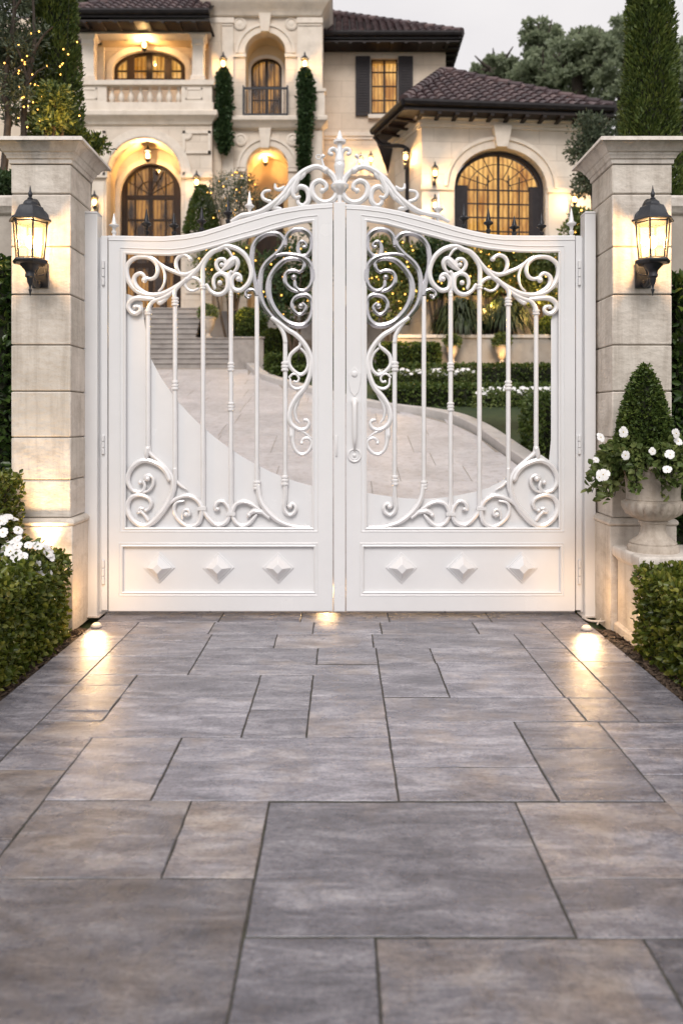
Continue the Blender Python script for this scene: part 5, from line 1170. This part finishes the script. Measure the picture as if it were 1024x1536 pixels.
def cycad(lab, c, r, N):
    t = thing('cycad', lab, 'palm', c, 'mounded cycads')
    MB().lathe([(.2, -.4), (.24, .1), (.16, .5), (.05, .6)], tuple(c), 12).build('trunk', M['bark'], t)
    m = MB(); c = Vector(c)
    for k in range(N):
        a = random.uniform(0, 6.283); el = random.uniform(-.1, 1.3); L = r*random.uniform(.75, 1.1); d = Vector((math.cos(a)*math.cos(el), math.sin(a)*math.cos(el), math.sin(el)))
        p0 = c+Vector((0, 0, .45)); p1 = p0+d*L*.5+Vector((0, 0, .06)); p2 = p0+d*L*.85+Vector((0, 0, -.14*r)); p3 = p0+d*L+Vector((0, 0, -.45*r)); s = d.cross(Vector((0, 0, 1)))
        s = (s.normalized() if s.length > .05 else Vector((1, 0, 0)))*random.uniform(.012, .022)
        m.add([p0-s, p0+s, p1+s*1.3, p1-s*1.3, p2+s, p2-s, p3], [(0, 1, 2, 3), (3, 2, 4, 5), (5, 4, 6)])
    m.build('fronds', M['grass'], t, smooth=0, fix=False)
cycad('mounded cycad with drooping fronds behind the middle of the right gate leaf', P(690, 512, 19.95), .85, 900)
cycad('mounded cycad with drooping fronds further right behind the right gate leaf', P(756, 508, 20.0), .8, 800)
FB = {}
def fairy(lab, pts):
    pts = [Vector(p) for p in pts]; near = pts[0].y < 12; o = [pts.pop(0)]
    while pts: k = min(range(len(pts)), key=lambda i: (pts[i]-o[-1]).length); o.append(pts.pop(k))
    t = thing('string_lights', lab, 'string lights', o[0], 'fairy lights in the planting')
    MB().tube(o, .003, 4).build('wire', M['core_twig'], t)
    if near not in FB: me = MB().ball((0, 0, 0), .009 if near else .02, 6, 4).build('bulb', M['fairy']); me.parent = t; FB[near] = me.data; me.location = o[0]-t.location; o = o[1:]
    for p in o: b = bpy.data.objects.new('bulb', FB[near]); COL.objects.link(b); b.parent = t; b.location = p-t.location
def shrub(name, lab, c, r, clumps, per, cs, L, W, mat, stems=4, cat='shrub', group='garden shrubs', h0=None, lights=0):
    base = (c[0], c[1], h0 if h0 is not None else c[2]-r[2]*1.1)
    t = thing(name, lab, cat, base, group); b = Vector(base); m = MB()
    for k in range(stems):
        a = 6.283*k/stems+.4; e = Vector(c)+Vector((math.cos(a)*r[0]*.6, math.sin(a)*r[1]*.6, r[2]*random.uniform(0, .5)))
        m.curve([b, b.lerp(e, .45)+Vector((random.uniform(-.06, .06), 0, .1)), e], [.05, .035, .012], 6, 4)
    m.build('branch', M['bark'], t)
    p, n = crown_pts(c, r, clumps, per, cs); leaf_obj('foliage', M[mat], p, n, L, W, t)
    if lights:
        q = p[RNG.choice(len(p), lights)]; q = q+(q-np.array(c))*.06; q[:, 1] -= .05; fairy('fairy lights in the '+' '.join(lab.split()[:9]), [tuple(v) for v in q])
    return t
def gy_(y): return tz(y) if y < 22 else 2.92
shrub('garden_shrub', 'dark shrub with gold lights left of the gate centre, behind the lyre scroll', tuple(P(440, 430, 21.5)), (1.0, .6, 1.1), 46, 120, .28, .09, .055, 'ivy', lights=46, h0=3.0)
shrub('garden_shrub', 'golden lit shrub right of the gate centre, behind the lyre scroll', tuple(P(585, 425, 20.0)), (.85, .35, 1.15), 56, 120, .27, .09, .055, 'trailing', lights=60, h0=3.0)
shrub('garden_shrub', 'loose dark shrub behind the heart scroll of the right gate leaf', tuple(P(655, 400, 20.2)), (.7, .25, .8), 40, 110, .26, .09, .055, 'ivy', lights=30, h0=3.2)
shrub('garden_shrub', 'loose yellow green shrub under the wing window', tuple(P(735, 405, 20.25)), (1.1, .22, .62), 56, 110, .26, .09, .055, 'trailing', lights=70, h0=3.6)
shrub('garden_shrub', 'lit shrub behind the corner scroll near the right pillar', tuple(P(815, 410, 19.9)), (.62, .35, .85), 40, 110, .24, .09, .055, 'trailing', lights=36, h0=3.4)
shrub('garden_shrub', 'pale olive shrub in front of the small tower arch', tuple(P(352, 296, 24.4)), (1.05, .6, .75), 44, 90, .26, .085, .028, 'olive', lights=40, h0=4.6)
shrub('garden_shrub', 'golden shrub at the foot of the small tower arch behind the black spikes', tuple(P(345, 400, 24.0)), (.95, .5, .8), 40, 110, .26, .09, .05, 'trailing', lights=44, h0=3.4)
shrub('garden_shrub', 'dark shrub below the finial between villa and gate', tuple(P(500, 380, 23.0)), (1.5, .5, 1.0), 50, 120, .3, .09, .055, 'ivy', lights=40, h0=3.4)
shrub('garden_shrub', 'grey green shrub against the wing behind the right gate pillar', tuple(P(898, 240, 16.5)), (.46, .5, .95), 46, 150, .26, .085, .04, 'olive', h0=2.0)
shrub('garden_shrub', 'warm lit shrub beside the right gate pillar under the wing lantern', tuple(P(880, 345, 15.5)), (.34, .4, .5), 28, 130, .2, .08, .045, 'trailing', h0=1.8, lights=14)
shrub('garden_shrub', 'dark green shrub peeking over the right corner of the left pillar cap', tuple(P(128, 216, 8.4)), (.17, .2, .13), 16, 110, .08, .05, .022, 'cypress', h0=3.6)
shrub('garden_shrub', 'dark shrub over the coping of the left garden wall', tuple(P(-6, 282, 7.2)), (.32, .25, .16), 20, 130, .1, .05, .03, 'ivy', h0=3.0)
tc_ = thing('cone_topiary', 'dark clipped cone tree left of the small tower arch', 'topiary', tuple(P(303, 420, 24.6)), None)
MB().tube([P(303, 425, 24.6), P(303, 300, 24.6)], .06, 6).build('trunk', M['bark'], tc_)
p, n = [], []
zz = RNG.random(4500)**1.3; rr = .5*(1-zz)**.65+.06; an = RNG.uniform(0, 6.283, 4500); cc = P(303, 350, 24.6)
leaf_obj('foliage', M['topiary'], np.stack([cc.x+rr*np.cos(an)*RNG.uniform(.75, 1.03, 4500), cc.y+rr*np.sin(an)*RNG.uniform(.75, 1.03, 4500), cc.z+zz*1.45], 1), np.stack([np.cos(an), np.sin(an), .4+0*an], 1), .08, .05, tc_)
for px, py, Y, w, lab in ((448, 505, 20.45, 16, 'small garden uplight under the dark shrub left of the gate centre'), (588, 500, 18.95, 45, 'small garden uplight under the golden shrub right of the gate centre'), (806, 470, 19.3, 45, 'small garden uplight under the shrub near the right pillar'), (352, 470, 23.2, 26, 'small garden uplight under the shrub at the small tower arch'), (735, 470, 19.7, 40, 'small garden uplight under the wing window shrub')):
    c = P(px, py, Y); t = thing('garden_uplight', lab, 'ground lamp', (c.x, c.y, c.z-.5), 'garden uplights')
    MB().tube([c-Vector((0, 0, .6)), c], .012, 6).build('stake', M['steel'], t); MB().lathe([(.03, 0), (.05, .06), (.045, .08)], tuple(c), 12).build('housing', M['steel'], t); MB().lathe([(.04, .078), (.03, .084), (.001, .086)], tuple(c), 12).build('lens', M['spot'], t)
    point((c.x, c.y-.05, c.z+.2), w, .05, (1, .58, .18))
# climbing plants on the tower
def climber(lab, path, N):
    t = thing('climbing_plant', lab, 'climber', path[0][0], 'climbing plants on the tower')
    pts, rr = cr([q[0] for q in path], [q[1] for q in path], 8); P_, N_ = [], []
    for i in range(N):
        k = RNG.integers(0, len(pts)); d = RNG.normal(0, 1, 3); d /= np.linalg.norm(d)
        if d[1] > .3: d[1] *= -1
        P_.append(np.array(pts[k])+d*rr[k]*np.array([1, .5, 1.0])*RNG.uniform(.5, 1.1)); N_.append(d)
    MB().tube(pts, .03, 6).build('vine_stem', M['bark'], t)
    leaf_obj('foliage', M['ivy'], np.array(P_), np.array(N_), .12, .09, t, spread=.8)
climber('dark ivy column hanging left of the upper tower door', [(P(336, 108, 25.75), .1), (P(336, 124, 25.7), .22), (P(337, 155, 25.65), .26), (P(334, 185, 25.6), .2), (P(336, 205, 25.6), .3), (P(336, 226, 25.65), .1)], 2600)
climber('dark ivy column hanging right of the upper tower door', [(P(457, 108, 25.75), .1), (P(458, 124, 25.7), .24), (P(460, 155, 25.65), .28), (P(458, 190, 25.6), .22), (P(455, 222, 25.6), .22), (P(456, 262, 25.7), .12), (P(457, 300, 25.75), .12)], 3200)
# ================================================================== TREES
def cypress(lab, x, y, z0, z1, r, N, lights=0):
    t = thing('cypress_tree', lab, 'tree', (x, y, z0), 'tall cypress trees'); hgt = z1-z0
    MB().tube([(x, y, z0), (x, y, z0+hgt*.9)], [.11, .03], 8).build('trunk', M['bark'], t)
    prof = lambda q: r*np.minimum(1, (.55+q*2.2))*np.clip(1-q, 0, 1)**.45
    core = [(max(.005, float(prof(np.array(q)))*.72), z0+.25+hgt*q*.97) for q in np.linspace(0, 1, 14)]
    m = MB(); m.lathe(core, (x, y, 0), 16); m.build('inner_shade_core', M['core_twig'], t)  # dark solid core painted as the shaded inside of the crown
    q = RNG.random(N)**1.15; an = RNG.uniform(0, 6.283, N)
    lob = 1+.10*np.sin(an*5+q*31)+.07*np.sin(an*9-q*57)
    rr = prof(q)*lob*(1-RNG.random(N)**2*.35)
    p = np.stack([x+rr*np.cos(an), y+rr*np.sin(an), z0+.2+q*hgt], 1); n = np.stack([np.cos(an), np.sin(an), 1.2+0*an], 1)
    leaf_obj('foliage', M['cypress'], p, n, .052, .017, t, spread=.5)
    if lights:
        k = RNG.choice(N, lights*3); k = k[(np.sin(an[k]) < 0)][:lights]; fairy('fairy lights wound into the left cypress tree', [tuple(v) for v in p[k]+n[k]*np.array([.04, .04, 0])])
cypress('tall dark cypress behind the right gate pillar', PX(974, 8.2), 8.2, .3, 6.9, .40, 52000)
cypress('tall cypress behind the left gate pillar, hung with fairy lights', PX(84, 8.6), 8.6, .35, 7.6, .37, 46000, 44)
# slender multi stem tree on the far left
t = thing('olive_tree', 'loose grey green tree with two thin trunks above the left pillar cap', 'tree', (-3.55, 8.0, .3)); m = MB()
tr1 = [(-3.62, 8, .3), (-3.5, 8, 2.6), (PX(12, 8), 8, PZ(190, 8)), (PX(6, 8), 8, PZ(140, 8)), (PX(14, 8), 8, PZ(80, 8)), (PX(22, 8), 8, PZ(10, 8)), (PX(10, 8), 8, PZ(-60, 8))]
tr2 = [(-3.5, 8.05, .3), (-3.2, 8.1, 2.6), (PX(36, 8.1), 8.1, PZ(200, 8.1)), (PX(42, 8.1), 8.1, PZ(120, 8.1)), (PX(52, 8.1), 8.1, PZ(70, 8.1)), (PX(50, 8.1), 8.1, PZ(0, 8.1))]
for q in (tr1, tr2): MB().curve(q, [.05, .042, .033, .028, .022, .012], 8, 6).build('trunk', M['bark'], t)
for (a, b) in (((14, 80), (-20, 40)), ((8, 130), (45, 90)), ((50, 80), (80, 40)), ((42, 120), (20, 60)), ((20, 20), (50, -20)), ((40, 130), (70, 100))): MB().curve([P(a[0], a[1], 8), P((a[0]+b[0])/2, (a[1]+b[1])/2-6, 7.95), P(b[0], b[1], 7.9)], [.014, .01, .005], 6, 4).build('branch', M['bark'], t)
p1, n1 = crown_pts(tuple(P(4, 60, 8.1)), (.36, .4, .62), 64, 80, .15); p2, n2 = crown_pts(tuple(P(8, 150, 8.0)), (.2, .3, .22), 12, 60, .1); p3, n3 = crown_pts(tuple(P(0, -60, 8.1)), (.45, .5, .4), 50, 80, .17)
leaf_obj('foliage', M['olive'], np.concatenate([p1, p2, p3]), np.concatenate([n1, n2, n3]), .06, .017, t, spread=.9)
fp = [tuple(P(random.gauss(50, 26), random.gauss(140, 45), random.uniform(7.9, 8.25))) for _ in range(50)]; fairy('fairy lights scattered through the loose tree over the left pillar', fp)
pc = P(78, 120, 8.3); shrub('garden_shrub', 'yellow green lit shrub between the two trees over the left pillar cap', tuple(P(82, 165, 8.0)), (.13, .12, .24), 20, 80, .1, .06, .026, 'trailing', h0=2.6)
point(tuple(P(95, 175, 7.6)), 14, .06, (1, .55, .15)); point(tuple(P(30, 140, 8.6)), 9, .06, (1, .6, .2))
# far trees against the sky
def far_tree(lab, px, top, bot, w, Y, clumps, mat='farleaf'):
    c = P(px, (top+bot)/2, Y); r = (w/2*Y/F, w/2*Y/F*.8, (bot-top)/2*Y/F); z0 = 4.0
    t = thing('distant_tree', lab, 'tree', (c.x, Y, z0), 'trees beyond the villa'); m = MB()
    m.curve([(c.x+.2, Y, z0), (c.x-.1, Y, c.z-r[2]*.9), (c.x+.15, Y, c.z), (c.x, Y, c.z+r[2]*.6)], [.38, .3, .2, .08], 8, 5); m.build('trunk', M['bark'], t); m = MB()
    for k in range(7): a = k*.9; s = Vector((c.x, Y, c.z-r[2]*.6+.12*k)); MB().curve([s, s+Vector((math.cos(a)*r[0]*.4, math.sin(a)*r[1]*.3, r[2]*.3)), s+Vector((math.cos(a)*r[0]*.8, math.sin(a)*r[1]*.7, r[2]*(.5+.08*k)))], [.14, .09, .03], 6, 4).build('branch', M['bark'], t)
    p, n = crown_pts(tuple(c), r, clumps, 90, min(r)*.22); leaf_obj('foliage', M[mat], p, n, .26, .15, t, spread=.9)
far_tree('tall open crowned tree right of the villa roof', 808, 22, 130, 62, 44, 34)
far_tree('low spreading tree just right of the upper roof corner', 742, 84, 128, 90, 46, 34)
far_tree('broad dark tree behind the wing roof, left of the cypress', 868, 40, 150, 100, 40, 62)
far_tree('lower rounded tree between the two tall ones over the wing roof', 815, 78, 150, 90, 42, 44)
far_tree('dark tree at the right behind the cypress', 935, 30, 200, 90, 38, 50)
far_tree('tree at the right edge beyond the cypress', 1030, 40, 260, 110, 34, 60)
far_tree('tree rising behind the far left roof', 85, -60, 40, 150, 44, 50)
# ================================================================== LIGHT, SKY, CAMERA
W = bpy.data.worlds.new('World'); SC.world = W; W.use_nodes = True
T = W.node_tree; bg = T.nodes['Background']
sky = T.nodes.new('ShaderNodeTexSky'); sky.sky_type = 'NISHITA'; sky.sun_disc = False
EL, AZ = 44, 184                                    # sun height, and its bearing (degrees from +Y, clockwise)
sky.sun_elevation = rad(EL); sky.sun_rotation = rad(AZ); sky.dust_density = 4.0; sky.air_density = 1.0; sky.ozone_density = 1.0
hs = T.nodes.new('ShaderNodeHueSaturation'); hs.inputs['Saturation'].default_value = .25; T.links.new(sky.outputs[0], hs.inputs['Color'])
tcw = T.nodes.new('ShaderNodeTexCoord'); mpw = T.nodes.new('ShaderNodeMapping'); mpw.inputs['Scale'].default_value = (1, 1, 2.5); T.links.new(tcw.outputs['Generated'], mpw.inputs[0])
cn = T.nodes.new('ShaderNodeTexNoise'); cn.inputs['Scale'].default_value = 2.2; cn.inputs['Detail'].default_value = 5; T.links.new(mpw.outputs[0], cn.inputs['Vector'])
cr_ = ramp(T, [(.3, (5.5, 5.3, 5.45)), (.7, (7.0, 6.75, 6.7))]); T.links.new(cn.outputs[0], cr_.inputs[0])     # the overcast layer
tn = T.nodes.new('ShaderNodeMix'); tn.data_type = 'RGBA'; tn.inputs[0].default_value = .88
T.links.new(hs.outputs[0], tn.inputs[6]); T.links.new(cr_.outputs[0], tn.inputs[7]); T.links.new(tn.outputs[2], bg.inputs[0]); bg.inputs[1].default_value = .138
sl = bpy.data.lights.new('sun', 'SUN'); sl.energy = 1.95; sl.angle = rad(25); sl.color = (1, .95, .91)
so = bpy.data.objects.new('sun', sl); COL.objects.link(so)
dv = Vector((math.sin(rad(AZ))*math.cos(rad(EL)), math.cos(rad(AZ))*math.cos(rad(EL)), math.sin(rad(EL))))
so.rotation_euler = dv.to_track_quat('Z', 'Y').to_euler(); so.location = dv*30
cam = bpy.data.cameras.new('camera'); co = bpy.data.objects.new('camera', cam); COL.objects.link(co)
co.location = (0, 0, H); co.rotation_euler = (rad(90), 0, 0)
cam.sensor_fit = 'VERTICAL'; cam.sensor_height = 36; cam.lens = 36*F/1536; cam.shift_y = (630-768)/1536
cam.clip_start = .05; cam.clip_end = 2000
cam.dof.use_dof = True; cam.dof.focus_distance = 5.4; cam.dof.aperture_fstop = 1.8
SC.camera = co
SC.view_settings.view_transform = 'Standard'; SC.view_settings.look = 'None'; SC.view_settings.exposure = 0.1; SC.view_settings.gamma = 1
SC.cycles.use_denoising = True; SC.cycles.max_bounces = 8; SC.cycles.transparent_max_bounces = 16
SC.cycles.sample_clamp_indirect = 6; SC.cycles.caustics_reflective = False; SC.cycles.caustics_refractive = False
